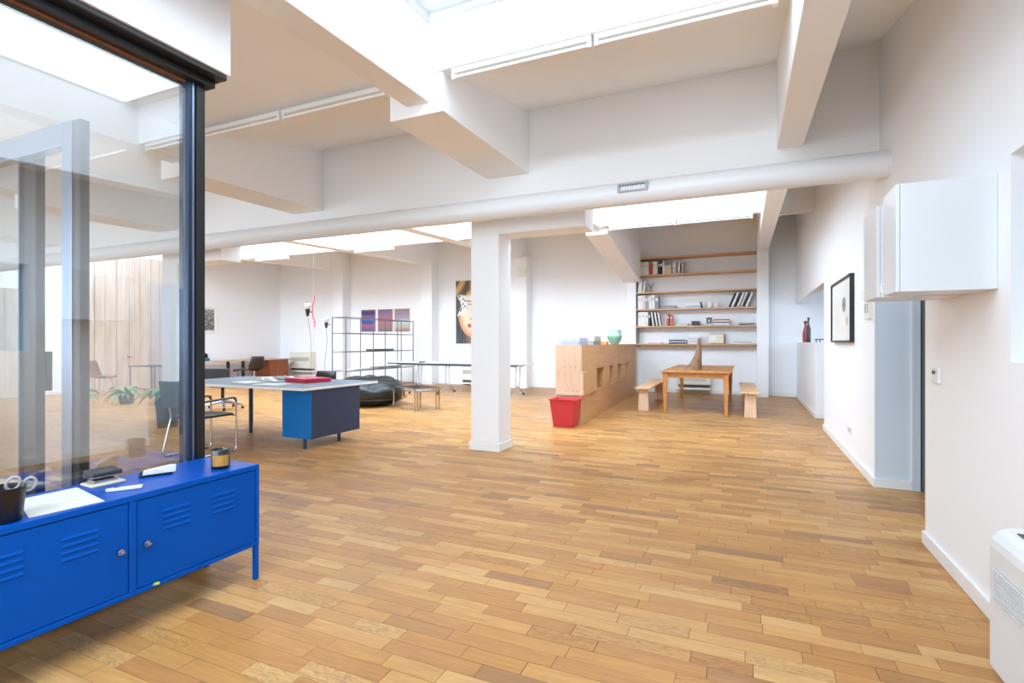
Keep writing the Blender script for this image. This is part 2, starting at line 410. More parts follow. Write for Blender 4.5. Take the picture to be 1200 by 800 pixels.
struct(hr.build('wall_hatch', GREYBLUE))
# skirting
def skirt(name, *boxes):
    mb = MB()
    for b in boxes: mb.box(*b)
    return struct(mb.build(name, TRIM, bevel=.004))
skirt('baseboard_right', (XR - .018, XR, YR, 4.245, .001, .085), (XR - .018, XR + .05, 4.245, 4.262, .001, .085), (XR - .018, XR, 5.74, 9.2, .001, .085))
skirt('baseboard_passage', (XR - .018, 1.34, 5.705, 5.735, .001, .085))
skirt('baseboard_low', (XR + .012, XR + .03, 10.49, YB, .001, .085), (XR + .012, XR + .16, 10.482, 10.5, .001, .085))
skirt('baseboard_back', *[(a, b, YB - .018, YB, .001, .1) for a, b in ((XL, -12.87), (-12.57, -9.4), (-9, -6.38), (-5.79, -2.9), (-2.67, .225), (.485, 2.5))])
skirt('baseboard_left', (XL, XL + .018, YR, YB, .001, .1))

# ------------------------------------------------------------------ roof structure
def bz(x, y):                                   # soffit height of the roof beams
    return (3.12 + .045 * (y - 5.1)) if x > -1 else (3.36 + .045 * (y - 5.1))
def beam(x0, x1, y0, y1, z0, z1, zt, name='ceiling_beam'):
    return struct(MB().prism([(y0, z0), (y1, z1), (y1, zt), (y0, zt)], 'x', x0, x1).build(name, BEAMM, bevel=.008))
struct(MB().box(XL, XR, 5.55, 6.1, 2.95, ZT).build('ceiling_spandrel', BEAMM))
beam(.26, .48, YR, 5.55, bz(0, YR), bz(0, 5.55), 4.5)
beam(-2.62, -2.39, YR, 3.72, 3.10, 3.30, 4.5)
beam(-5.66, -5.42, YR, 3.72, 3.10, 3.25, 4.5)
beam(-8.7, -8.46, YR, 3.72, 3.10, 3.25, 4.5)
beam(-12.0, -11.76, YR, 3.72, 3.10, 3.25, 4.5)
for xa, xb, z in ((-2.795, -2.265, 3.22), (-5.86, -5.33, 3.11), (-8.9, -8.37, 3.11), (-12.2, -11.67, 3.11)):
    struct(MB().prism([(3.69, z - .01), (5.55, z + .02), (5.55, 4.1), (3.69, 3.58)], 'x', xa, xb).build('beam_haunch', BEAMM, bevel=.008))
for x, hw in ((.35, .12), (-2.79, .125), (-6.09, .15), (-9.2, .15), (-12.72, .13)):
    beam(x - hw, x + hw, 6.1, YB, bz(x, 6.1) + .02, bz(x, YB), ZT)
# wall piers that carry the far beams
for a, b in ((-12.87, -12.57), (-9.41, -9.0), (-6.387, -5.792), (-2.9, -2.675), (.226, .485)):
    zt = bz(a, YB) + .02
    struct(MB().box(a, b, 14.0, YB, 0, zt).build('wall_pier', WALL, bevel=.004))
struct(MB().prism([(10.44, 3.5), (14.0, 2.9), (14.0, 3.75), (10.44, 3.75)], 'x', -3.0, -2.55).build('beam_haunch', BEAMM, bevel=.008))
# sloping ceilings of the saw-tooth roof
def slope(name, x0, x1, y0, z0, y1, z1, th=.08):
    return struct(MB().prism([(y0, z0), (y1, z1), (y1, z1 + th), (y0, z0 + th)], 'x', x0, x1).build(name, CEIL))
slope('ceiling', XL, XR, 3.74, 3.54, 5.56, 3.96)
slope('ceiling_far', XL, XR, 10.42, 3.66, YB, 4.56)
# closed bays in front of the valley, left and right of the open roof light
slope('ceiling_near_left', XL, -2.62, YR, 4.2, 3.74, 3.56)
slope('ceiling_near_right', .48, XR, YR, 4.2, 3.74, 3.56)
slope('ceiling_near_rear', -2.39, .26, YR, 3.65, -2.75, 3.6)
# upstands (bright faces of the roof lights)
struct(MB().box(-2.4, .265, 3.66, 3.76, 3.53, 4.5).build('trim_1', WALL))
struct(MB().box(-2.4, .265, -2.85, -2.75, 3.6, 4.5).build('trim_2', WALL))
struct(MB().box(XL, XR, 10.3, 10.42, 3.63, ZT).build('trim_3', WALL))
# roof-light glazing: frame, bars and opal panes
OPAL = mat('opal_roof_glass', (240, 245, 248), .3, vary=.01)
def rooflight(x0, x1, y0, y1, z, nx, ny):
    fr = MB()
    for i in range(nx + 1):
        x = x0 + (x1 - x0) * i / nx; fr.box(x - .025, x + .025, y0, y1, z - .06, z + .02)
    for j in range(ny + 1):
        yy = y0 + (y1 - y0) * j / ny; fr.box(x0, x1, yy - .025, yy + .025, z - .055, z + .015)
    f = struct(fr.build('skylight', TRIM), None)
    for i in range(nx):
        for j in range(ny):
            xa, xb = x0 + (x1 - x0) * i / nx, x0 + (x1 - x0) * (i + 1) / nx
            ya, yb = y0 + (y1 - y0) * j / ny, y0 + (y1 - y0) * (j + 1) / ny
            MB().box(xa + .026, xb - .026, ya + .026, yb - .026, z, z + .012).build('pane', OPAL, f)
rooflight(-2.39, .26, -2.75, 3.66, 4.0, 3, 5)
for a, b in ((-2.66, .23), (-5.94, -2.92), (-9.05, -6.24), (-12.59, -9.35), (XL, -12.85)):
    rooflight(a, b, 6.1, 10.3, 5.0, 3, 3)
for a, b, yy, z0, z1 in ((-2.39, .26, -2.75, 3.64, 3.94), (-2.66, .23, 6.1, 4.05, 4.95), (-5.94, -2.92, 6.1, 4.05, 4.95), (-9.05, -6.24, 6.1, 4.05, 4.95), (-12.59, -9.35, 6.1, 4.05, 4.95), (XL, -12.85, 6.1, 4.05, 4.95)):  # unseen glazing added as a source for the tilted lamps
    fr = MB().box(a, b, yy, yy + .05, z0, z0 + .05).box(a, b, yy, yy + .05, z1 - .05, z1)
    for i in range(4):
        x = a + (b - a - .05) * i / 3; fr.box(x, x + .05, yy, yy + .05, z0 + .05, z1 - .05)
    cw = struct(fr.build('clerestory_window', TRIM))
    for i in range(3):
        x = a + .05 + (b - a - .05) * i / 3; MB().box(x, x + (b - a - .05) / 3 - .05, yy + .015, yy + .025, z0 + .05, z1 - .05).build('pane', OPAL, cw)
struct(MB().box(XL - .2, XR + T, YR - .2, YB + .2, 5.3, 5.4).build('roof', CEIL))
struct(MB().box(.485, XR, 6.1, 10.3, 4.3, 4.4).build('ceiling_far_right', CEIL))

# columns with a cantilevered bracket
for x0, x1, br, nm in ((-3.10, -2.72, -1.65, 'column'), (-9.02, -8.64, -7.57, 'column')):
    mb = MB().prism([(x0, .10), (x1, .10), (x1, 2.62), (br, 2.62), (br, 2.95), (x0, 2.95)], 'y', 5.70, 6.06)
    c = struct(mb.build(nm, mat('column_paint', (240, 242, 245), .5, vary=.01), bevel=.01))
    MB().box(x0 - .018, x1 + .018, 5.682, 6.078, .001, .10).build('plinth', TRIM, c, bevel=.006)

# ventilation duct along the spandrel
duct = thing('ventilation_duct', 'long round white ventilation duct running under the spandrel beam', 'duct', (-7.4, 5.22, 2.68))
MB().cyl((XL, 5.22, 2.79), (XR, 5.22, 2.79), .113, n=32).build('pipe', DUCTM, duct, smooth=True)
for x in (-13.5, -10.5, -7.0, -4.46, -1.5, .2):
    MB().cyl((x - .012, 5.22, 2.79), (x + .012, 5.22, 2.79), .1165, n=32).build('joint_ring', DUCTM, duct, smooth=True)
for x in (-12, -8, -4, -.3):
    MB().cyl((x, 5.22, 2.9), (x, 5.545, 3.0), .008, n=8).build('hanger', STEEL, duct)
vent = thing('air_vent', 'small grey slatted air vent set in the round white duct', 'vent', (-1.0, 5.10, 2.77))
MB().box(-1.15, -.86, 5.085, 5.135, 2.775, 2.79).box(-1.15, -.86, 5.085, 5.135, 2.845, 2.86).box(-1.15, -1.13, 5.085, 5.135, 2.79, 2.845).box(-.88, -.86, 5.085, 5.135, 2.79, 2.845).build('frame', mat('vent_grey', (168, 170, 174), .4), vent)
MB().box(-1.13, -.88, 5.118, 5.135, 2.79, 2.845).build('backing', BLKPL, vent)
for i in range(10):
    x = -1.115 + i * .0245; MB().box(x, x + .006, 5.10, 5.118, 2.79, 2.845).build('slat', WHTPL, vent)

# fluorescent batten lights under the soffit edges
def batten(x0, x1, y, z, label):
    t = thing('batten_light', label, 'light', ((x0 + x1) / 2, y, z - .09), 0, 'fluorescent battens under the roof lights')
    MB().box(x0, x1, y - .035, y + .035, z - .045, z).build('tray', WHTPL, t, bevel=.004)
    MB().cyl((x0 + .03, y - .01, z - .068), (x1 - .03, y - .01, z - .068), .013, n=12).build('tube', mat('tube_glass', (245, 246, 246), .25), t, smooth=True)
    for x in (x0, x1 - .03): MB().box(x, x + .03, y - .03, y + .012, z - .09, z - .045).build('lamp_holder', WHTPL, t)
bl = 'white fluorescent batten '
for x0, x1, lab in ((-2.18, -1.02, bl + 'beside the haunch of the near beam'), (-1.0, .18, bl + 'in front, beside the right roof beam'),
                    (-4.05, -2.84, bl + 'on the shaded ceiling, right of the joint, left of the near beam'), (-5.28, -4.08, bl + 'on the shaded ceiling beside the glass wall top')):
    batten(x0, x1, 3.71, 3.535, lab)
for x0, x1, lab in ((-2.5, -1.22, bl + 'above the bookcase, left half'), (-1.2, .1, bl + 'above the bookcase, right half'),
                    (-8.9, -7.7, bl + 'high over the portrait poster'), (-12.35, -11.1, bl + 'over the three small colour prints'),
                    (.52, 1.04, bl + 'in the corner right of the far roof beam')):
    batten(x0, x1, 10.36, 3.63, lab)

# ------------------------------------------------------------------ glass partition on the left
gp = thing('glass_partition', 'tall frameless glass wall with black head track behind the blue locker', 'glass wall', (-2.97, 0, 0))
MB().box(-2.976, -2.964, -3.9, 2.004, .03, 2.85).build('pane', GLASS, gp)
MB().box(-3.02, -2.94, 2.005, 2.05, .0, 2.83).build('edge_profile', mat('dark_steel_blue', (52, 66, 88), .3, .6), gp, bevel=.003)
MB().box(-2.945, -2.935, 2.028, 2.038, .0, 2.83).build('trim_strip', ALU, gp)
MB().box(-3.04, -2.932, 2.052, 2.105, .0, 2.83).build('jamb', BLACK, gp, bevel=.004)
MB().box(-3.06, -2.89, -3.9, 2.14, 2.83, 2.868).build('head_track', BLACK, gp, bevel=.004)
MB().box(-3.06, -2.815, -3.9, 2.16, 2.868, 2.899).build('head_cover', BLACK, gp, bevel=.006)
MB().box(-2.962, -2.952, -3.9, 2.0, 2.82, 2.83).build('wood_bead', WALN, gp)
MB().box(-3.0, -2.94, -3.9, 2.03, 0.001, .03).build('floor_track', BLACK, gp)
struct(MB().box(-3.1, -2.80, YR, 2.17, 2.90, 4.4).build('wall_bulkhead', WALL))
# end side of the glass room: sliding doors
gd = thing('sliding_glass_door', 'grey framed sliding glass door seen through the glass wall', 'door', (-4.9, 2.1, 0))
MB().box(-4.33, -4.21, 2.05, 2.13, 0.001, 2.84).build('stile', ALU, gd, bevel=.004)
MB().box(-4.21, -4.13, 2.06, 2.12, 0.001, 2.84).build('stile', BLACK, gd, bevel=.004)
MB().box(-5.05, -4.86, 2.14, 2.2, 0.001, 2.74).build('stile', BLACK, gd, bevel=.004)
MB().box(-5.065, -5.05, 2.12, 2.2, 0.001, 2.74).build('edge_strip', ALU, gd)
MB().box(-6.4, -4.33, 2.05, 2.13, 2.68, 2.84).build('head_rail', ALU, gd, bevel=.004)
MB().box(-6.4, -5.05, 2.165, 2.175, .05, 2.7).build('pane', GLASS2, gd)
MB().box(-6.4, -4.2, 2.05, 2.2, 0.001, .04).build('sill', BLACK, gd)
MB().box(-4.87, -4.85, 2.2, 2.24, .95, 1.25).build('pull_handle', BLACK, gd, bevel=.003)

# larch boarding on the left wall
lb = thing('larch_boarding', 'pale vertical larch boarding on the left wall behind the glass', 'cladding', (XL + .03, 8.6, 0))
y = 7.95
k = 0
while y < 10.75:
    wd = (.31, .25, .29, .33, .27)[k % 5]; k += 1
    MB().box(XL + .003, XL + .025 + .008 * (k % 3), y, y + wd - .012, .02, 3.75).build('board', LARCH, lb, bevel=.003); y += wd
lb2 = thing('larch_boarding', 'narrow strip of larch boarding at the far left edge behind the sliding door', 'cladding', (XL + .03, 6.3, 0))
y = 5.2
while y < 6.95:
    wd = (.29, .33, .26)[k % 3]; k += 1
    MB().box(XL + .003, XL + .025 + .008 * (k % 3), y, y + wd - .012, .02, 2.6).build('board', LARCH, lb2, bevel=.003); y += wd

# ------------------------------------------------------------------ blue steel locker
LX, LB, LY0, LY1, LZ0, LZ1 = -2.49, -2.925, .77, 2.11, .19, .64
lk = thing('steel_locker', 'long low cobalt blue steel locker against the glass wall', 'cabinet', (-2.71, 1.44, 0))
bd = MB()
bd.box(LB, LX, LY0, LY1, LZ1 - .028, LZ1)                      # top
bd.box(LB, LX, LY0, LY1, LZ0, LZ0 + .022)
bd.box(LB, LX, LY0, LY0 + .022, LZ0 + .022, LZ1 - .028); bd.box(LB, LX, LY1 - .022, LY1, LZ0 + .022, LZ1 - .028)
bd.box(LB, LB + .015, LY0 + .022, LY1 - .022, LZ0 + .022, LZ1 - .028)
bd.box(LB + .015, LX, 1.432, 1.462, LZ0 + .022, LZ1 - .028)
bd.build('body', BLUE, lk, bevel=.003)
for y0, y1, groups, ly in ((LY0 + .025, 1.429, ((.925, 1.06), (1.179, 1.312)), 1.392), (1.465, LY1 - .025, ((1.578, 1.714), (1.828, 1.962)), 1.502)):
    d = MB().box(LX - .022, LX - .004, y0, y1, LZ0 + .025, LZ1 - .031).build('door', BLUE, lk, bevel=.002)
    for ga, gb in groups:
        for q in range(4):
            z = .440 + q * .028
            MB().prism([(LX - .004, z + .015), (LX - .004, z), (LX + .0005, z + .003)], 'y', ga, gb).build('louvre', BLUE, d, bevel=.0015)
    lo = MB().cyl((LX - .004, ly, .408), (LX + .012, ly, .408), .0125, n=20); lo.cyl((LX + .012, ly, .408), (LX + .02, ly, .408), .010, .0085, n=20)
    lo.box(LX + .02, LX + .03, ly - .009, ly + .009, .4055, .4105)
    lo.build('lock', CHROME, d, smooth=True)
for x in (LB + .002, LX - .026):
    for yy in (LY0 + .002, LY1 - .026): MB().box(x, x + .024, yy, yy + .024, .001, LZ0).build('leg', BLUE, lk, bevel=.002)
st = MB().prism([(1.530, .203), (1.56, .198), (1.563, .207), (1.557, .213), (1.538, .214), (1.535, .208)], 'x', LX, LX + .0012).build('sticker', mat('lime_sticker', (196, 226, 90), .6), lk)
st['label'] = 'torn lime yellow sticker'

# things on the locker
ZT_ = LZ1
pc = thing('pen_cup', 'black tapered pen cup holding scissors at the left picture edge', 'cup', (-2.572, 1.035, ZT_))
prof = [(.001, 0), (.049, 0), (.052, .003), (.064, .128), (.066, .132), (.063, .132), (.060, .124), (.048, .006), (.001, .005)]
MB().lathe(prof, (-2.572, 1.035, ZT_), 32).build('cup', BLKPL, pc, smooth=True)
def scissors(cx, cy, tilt, label, colr, ph):
    t = thing('scissors', label, 'scissors', (cx, cy, ZT_ + .01), ph)
    def P(a, b): return (a * math.cos(tilt) - b * math.sin(tilt) * 0, 0, b)
    for s in (-1, 1):
        rg = []
        for i in range(25):
            an = 2 * math.pi * i / 24
            rg.append((s * .024 + .019 * math.cos(an) + .012 * s * 0, .003 * s, .135 + .026 * math.sin(an)))
        mb = MB(); mb.tube(rg, .005, 8)
        mb.build('handle_loop', colr, t, local=True, smooth=True)
        MB().prism([(s * .012, .108), (s * .016, .096), (-s * .004, .01), (-s * .007, .012), (s * .004, .105)], 'y', .0005 + .0015 * s, .0025 + .0015 * s).build('blade', STEEL, t, local=True)
    t.rotation_euler = (R(10), R(16), ph)
    return t
GREYPL = mat('grey_plastic', (176, 176, 178), .4); ORNG = mat('orange_plastic', (206, 84, 44), .45)
scissors(-2.575, 1.045, 0, 'grey handled scissors standing in the black pen cup', GREYPL, R(75))
s2 = scissors(-2.572, 1.01, 0, 'orange handled scissors at the back of the black pen cup', ORNG, R(110))
s2.rotation_euler = (R(-8), R(-10), R(110))
one(MB().cyl((-2.595, 1.02, ZT_ + .01), (-2.61, 1.025, ZT_ + .15), .004, n=8), 'pen', mat('blue_pen', (40, 110, 190), .4), 'blue pen standing in the black pen cup', 'pen', smooth=True)
for k, (dz, off, lab) in enumerate(((0, 0, 'white paper sheet under the top sheet beside the pen cup'), (.0012, .006, 'uppermost white paper sheet lying on the locker beside the pen cup'))):
    q = [(-2.535 - off, 1.095), (-2.507 - off * .5, 1.343), (-2.865 + off, 1.41 + off), (-2.872 + off, 1.20)]
    one(MB().prism(q, 'z', ZT_ + .0006 + dz, ZT_ + .0014 + dz), 'paper_sheet', PAPER, lab, 'paper')
hp = thing('hole_punch', 'dark grey two-hole punch on a cream base on the locker', 'hole punch', (-2.83, 1.51, ZT_), R(-4))
MB().box(-.055, .055, -.072, .072, 0, .012).build('base', mat('cream_plastic', (226, 218, 190), .45), hp, local=True, bevel=.004)
MB().box(-.04, .03, -.05, .05, .012, .026).build('chassis', CHROME, hp, local=True, bevel=.003)
MB().prism([(-.05, .03), (.042, .042), (.045, .062), (-.045, .072), (-.055, .055)], 'y', -.062, .062).build('lever', mat('charcoal_metal', (56, 58, 60), .45), hp, local=True, bevel=.004)
MB().prism([(-.02, .0665), (.02, .0635), (.02, .065), (-.02, .068)], 'y', -.028, .028).build('badge', STEEL, hp, local=True)
MB().cyl((-.03, -.066, .045), (-.03, .066, .045), .005, n=10).build('pivot_pin', CHROME, hp, local=True, smooth=True)
sp = thing('stapler', 'black and white stapler on the locker between punch and candle', 'stapler', (-2.76, 1.715, ZT_), R(62))
MB().box(-.075, .07, -.016, .016, 0, .008).build('base', BLKPL, sp, local=True, bevel=.003)
MB().prism([(-.072, .012), (.075, .014), (.078, .045), (.05, .048), (-.06, .030), (-.074, .02)], 'y', -.014, .008).build('magazine', BLKPL, sp, local=True, bevel=.004)
MB().prism([(-.06, .010), (.082, .012), (.085, .050), (.06, .052), (-.055, .036)], 'y', -.026, -.0145).build('side_cover', WHTPL, sp, local=True, bevel=.004)
kn = thing('utility_knife', 'white utility knife lying on the locker in front of the hole punch', 'knife', (-2.62, 1.475, ZT_), R(57))
MB().prism([(-.06, -.006), (-.03, -.011), (.075, -.013), (.078, .010), (-.03, .010), (-.06, .004)], 'z', .001, .016).build('handle', WHTPL, kn, local=True, bevel=.003)
MB().prism([(-.085, -.001), (-.06, -.005), (-.06, .004)], 'z', .005, .007).build('blade', STEEL, kn, local=True)
MB().box(-.03, -.012, -.004, .004, .016, .019).build('slider', DGREY, kn, local=True, bevel=.001)
cd = thing('candle_jar', 'dark glass candle jar with gold label at the right end of the locker', 'candle', (-2.60, 1.955, ZT_))
MB().lathe([(.001, 0), (.042, 0), (.045, .004), (.046, .100), (.044, .103), (.0425, .100), (.0415, .008), (.001, .007)], (-2.60, 1.955, ZT_), 32).build('jar', mat('dark_green_glass', (18, 22, 18), .08, spec=.8), cd, smooth=True)
rows = []
for j in range(2):
    rows.append([(-2.60 + .0468 * math.cos(R(a)), 1.955 + .0468 * math.sin(R(a)), ZT_ + .018 + .058 * j) for a in range(-95, 16, 10)])
MB().grid(rows).build('label_band', mat('gold_label', (206, 158, 84), .35, .6), cd, smooth=True)
MB().cyl((-2.60, 1.955, ZT_ + .008), (-2.60, 1.955, ZT_ + .075), .041, n=24).build('wax', mat('amber_wax', (90, 60, 30), .5), cd)
MB().cyl((-2.60, 1.955, ZT_ + .075), (-2.60, 1.955, ZT_ + .085), .0015, n=6).build('wick', BLKPL, cd)

# ------------------------------------------------------------------ slate desk
dk = thing('desk', 'large slate blue desk with white edging and a blue drawer block', 'desk', (-6.1, 5.35, 0))
MB().box(-7.4, -4.835, 4.715, 6.1, .742, .768).build('top', SLATE, dk)
MB().box(-7.405, -4.83, 4.708, 4.716, .738, .7685).box(-4.836, -4.828, 4.708, 6.1, .738, .7685).box(-7.405, -7.398, 4.708, 6.1, .738, .7685).build('edge_band', TRIM, dk)
MB().box(-5.34, -4.87, 4.885, 5.76, .13, .738).build('drawer_block', SLATE2, dk, bevel=.002)
fp = MB().box(-5.345, -4.872, 4.868, 4.885, .128, .738).build('front_panel', AZURE, dk, bevel=.002)
fp['label'] = 'bright azure blue front panel'
for x, yy in ((-5.0, 4.905), (-5.0, 5.5)):
    MB().cyl((x, yy, .001), (x, yy, .135), .022, n=16).build('leg', SLATE2, dk, smooth=True)
for x, yy in ((-6.62, 5.46), (-7.15, 4.95), (-7.2, 5.95), (-5.25, 5.95)):
    if x > -6 : continue
    MB().cyl((x, yy, .001), (x, yy, .742), .026, n=16).build('leg', SLATE2, dk, smooth=True)
# things on the desk
DZ = .7685
one(MB().obox((-5.62, 5.57, DZ + .028), (.50, .40, .055), R(-12)), 'folder_box', CRIM, 'flat crimson box lying on the slate desk', 'box', bevel=.004)
one(MB().obox((-6.22, 5.08, DZ + .006), (.42, .28, .011), R(-14)), 'magazine', PAPER, 'white magazine lying at the left front of the slate desk', 'magazine', bevel=.001)
one(MB().obox((-5.62, 4.95, DZ + .006), (.40, .27, .011), R(4)), 'magazine', PAPER, 'white magazine at the front edge of the slate desk beside the drawer block', 'magazine', bevel=.001)
ob = thing('open_book', 'open book with a grey picture lying beside the crimson box', 'book', (-6.25, 5.58, DZ), R(-10))
def page(sgn):
    top = [(sgn * (.002 + .30 * t), .012 + .05 * math.sin(math.pi * min(1, t * 1.15) ** .7) * (1 - t * .55)) for t in [i / 8 for i in range(9)]]
    return top + [(sgn * .302, .002), (sgn * .002, .002)]
for sgn in (-1, 1):
    MB().prism(page(sgn), 'y', -.2, .2).build('page_block', PAPER, ob, local=True)
panel_print('picture', ob, ROOT[ob] @ Vector((.06, -.12, .066)), ROOT[ob].to_3x3() @ Vector((1, 0, -.17)), ROOT[ob].to_3x3() @ Vector((0, 1, 0)), .2, .24,
            lambda u, v: tuple(int(60 + 90 * abs(math.sin(u * 9 + v * 4)) * abs(math.cos(v * 7))) for _ in range(3)), 20, 20)

# ------------------------------------------------------------------ chairs around the desk
# sled-base armchair in front of the desk (left of the jamb)
ch = thing('armchair', 'chrome tube armchair with dark back, half behind the glass', 'chair', (-5.88, 4.2, 0))
for sx in (-6.11, -5.66):
    p = bend([(sx, 4.46, .655), (sx, 4.47, .012), (sx, 3.86, .012), (sx, 3.97, .46), (sx, 3.86, .86)], .06)
    MB().tube(p, .011, 10).build('side_frame', CHROME, ch, smooth=True)
    q = bend([(sx, 4.465, .60), (sx, 4.44, .655), (sx, 3.93, .63)], .05)
    MB().tube(q, .012, 10).build('armrest', mat('grey_arm_pad', (96, 92, 88), .5), ch, smooth=True)
MB().tube([(-6.11, 4.44, .44), (-5.66, 4.44, .44)], .01, 8).build('cross_bar', CHROME, ch, smooth=True)
MB().box(-6.10, -5.67, 3.97, 4.44, .44, .47).build('seat', BLKPL, ch, bevel=.012)
rows = [[(-6.115 + .455 * i / 6, 3.885 - .02 * math.sin(math.pi * i / 6) - .05 * (j / 4), .58 + .30 * j / 4) for i in range(7)] for j in range(5)]
MB().grid(rows).build('backrest', mat('dark_green_grey_fabric', (66, 74, 70), .7), ch, solid=.03, smooth=True, bevel=.008)
# black shell chair behind the desk
def shell_chair(name, label, loc, rz, shell_m, metal, sh=.46, bh=.90, base='legs', group=None):
    t = thing(name, label, 'chair', loc, rz, group)
    prof = [(.24, sh - .03), (.20, sh), (.05, sh - .015), (-.12, sh - .005), (-.19, sh + .05), (-.225, sh + .16), (-.25, sh + .3), (-.275, bh)]
    rows = []
    for k, (yy, z) in enumerate(prof):
        hw = .235 if k < 6 else .225 - .02 * (k - 5)
        rows.append([(hw * s, yy + (.035 * s * s if k > 3 else 0), z + (.03 * s * s if k <= 3 else 0)) for s in (-1, -.7, -.35, 0, .35, .7, 1)])
    MB().grid(rows).build('shell', shell_m, t, local=True, solid=.012, smooth='all')
    if base == 'legs':
        for sx in (-1, 1):
            for sy, yy in ((1, .17), (-1, -.16)):
                MB().tube([(sx * .13, yy * .8, sh - .02), (sx * .22, yy * 1.25, .005)], .010, 10).build('leg', metal, t, local=True, smooth=True)
        MB().box(-.14, .14, -.13, .14, sh - .03, sh - .018).build('seat_bracket', metal, t, local=True)
    else:
        MB().cyl((0, 0, .09), (0, 0, sh - .02), .025, n=14).build('gas_lift', metal, t, local=True, smooth=True)
        MB().box(-.1, .1, -.1, .1, sh - .04, sh - .018).build('mechanism', BLKPL, t, local=True)
        for k in range(5):
            a = 2 * math.pi * k / 5 + .4
            e = (.31 * math.cos(a), .31 * math.sin(a))
            lg = MB().tube([(0, 0, .12), (e[0] * .55, e[1] * .55, .10), (e[0], e[1], .075)], .02, 8, [.028, .022, .015]).build('base_leg', metal, t, local=True, smooth=True)
            MB().cyl((e[0] - .012, e[1], .029), (e[0] + .012, e[1], .029), .028, n=14).build('castor', BLKPL, lg, local=True, smooth=True)
    return t
shell_chair('desk_chair', 'black shell chair with chrome legs tucked behind the slate desk', (-5.87, 5.95, 0), R(180), BLKPL, CHROME, .47, .88)
shell_chair('swivel_chair', 'dark brown shell swivel chair beside the teak table', (-13.62, 11.35, 0), R(75), BROWNPL, CHROME, .50, .90, 'star')
# padded swivel chair on a polished star base, left of the desk
sw = thing('swivel_armchair', 'black padded swivel chair on polished aluminium star base beyond the desk', 'chair', (-9.45, 7.15, 0), R(30))
PAD = mat('black_leather', (30, 30, 32), .4)
for k in range(5):
    a = 2 * math.pi * k / 5 + .15
    e = (.36 * math.cos(a), .36 * math.sin(a))
    lg = MB().tube([(0, 0, .16), (e[0] * .5, e[1] * .5, .13), (e[0], e[1], .085)], .02, 8, [.034, .028, .018]).build('base_leg', ALU, sw, local=True, smooth=True)
    MB().cyl((e[0] - .014, e[1], .031), (e[0] + .014, e[1], .031), .030, n=14).build('castor', BLKPL, lg, local=True, smooth=True)
MB().cyl((0, 0, .12), (0, 0, .44), .03, n=14).build('gas_lift', BLKPL, sw, local=True, smooth=True)
MB().lathe([(.001, 0), (.20, 0), (.25, .02), (.262, .05), (.25, .085), (.2, .10), (.001, .105)], (0, 0, .44), 28).build('seat', PAD, sw, local=True, smooth=True)
MB().box(-.23, .23, -.29, -.22, .60, .82).build('backrest', PAD, sw, local=True, bevel=.03, seg=4)
MB().box(-.03, .03, -.27, -.24, .46, .62).build('back_stem', ALU, sw, local=True)
for s in (-1, 1):
    MB().box(s * .30 - .03, s * .30 + .03, -.20, .18, .755, .80).build('armrest', PAD, sw, local=True, bevel=.015)
    MB().tube(bend([(s * .2, 0, .47), (s * .29, 0, .5), (s * .29, 0, .76)], .04), .012, 8).build('arm_support', ALU, sw, local=True, smooth=True)

# ------------------------------------------------------------------ far left: teak table, heater, picture
tt = thing('teak_table', 'long teak table with a drawer cabinet along the left wall', 'table', (-15.2, 12.0, 0))
MB().box(-15.7, -14.75, 10.0, 13.9, .72, .75).build('top', wood('pale_teak', (196, 150, 112), (216, 174, 138), (9, 1, 9), .4), tt, bevel=.003)
MB().box(-15.6, -14.8, 12.95, 13.75, .12, .72).build('drawer_cabinet', WALN, tt, bevel=.004)
for x in (-15.55, -14.85):
    MB().box(x, x + .06, 13.0, 13.06, .001, .12).build('leg', BLACK, tt); MB().box(x, x + .06, 13.6, 13.66, .001, .12).build('leg', BLACK, tt)
    for yy in (10.2, 11.9): MB().box(x, x + .07, yy, yy + .07, .001, .72).build('leg', BLACK, tt)
bgx = thing('shoulder_bag', 'small black bag with a blue base on the teak table', 'bag', (-15.1, 10.75, .75))
MB().obox((-15.1, 10.75, .80), (.28, .3, .09), .2).build('base', mat('blue_fabric', (30, 110, 150), .7), bgx, bevel=.02)
MB().lathe([(.001, 0), (.13, 0), (.16, .06), (.12, .13), (.05, .16), (.001, .165)], (-15.1, 10.75, .845), 14).build('body', BLKPL, bgx, smooth=True)
def fan_coil(name, label, loc, rz, wd, ht, dp, z0, m, group='fan coil heaters'):
    """local: front faces -y, back at y=0"""
    t = thing(name, label, 'heater', loc, rz, group)
    r = .075
    poly = [(0, z0)] + [(-dp + .02, z0), (-dp, z0 + .03)] + [(-dp + r - r * math.cos(R(a)), z0 + ht - r + r * math.sin(R(a))) for a in (0, 22, 45, 67, 90)] + [(0, z0 + ht)]
    b = MB().prism(poly, 'x', -wd / 2, wd / 2).build('casing', m, t, local=True, bevel=.008)
    gz0, gz1 = z0 + ht * .52, z0 + ht * .74
    MB().box(-wd / 2 + .05, wd / 2 - .05, -dp - .001, -dp + .01, gz0, gz1).build('grille_backing', mat('grille_shadow', (150, 150, 148), .6), t, local=True)
    n = 11
    for i in range(n):
        z = gz0 + (gz1 - gz0) * (i + .2) / n
        MB().box(-wd / 2 + .05, wd / 2 - .05, -dp - .006, -dp, z, z + (gz1 - gz0) / n * .55).build('slat', m, t, local=True)
    MB().box(-wd / 2 + .08, wd / 2 - .08, -dp * .7, -dp * .25, z0 + ht - .003, z0 + ht + .001).build('outlet_slot', DGREY, t, local=True)
    MB().box(-wd / 2 + .04, wd / 2 - .04, -dp + .015, -dp + .05, z0 + .006, z0 + .05).build('intake', DGREY, t, local=True) if z0 > .05 else None
    return t
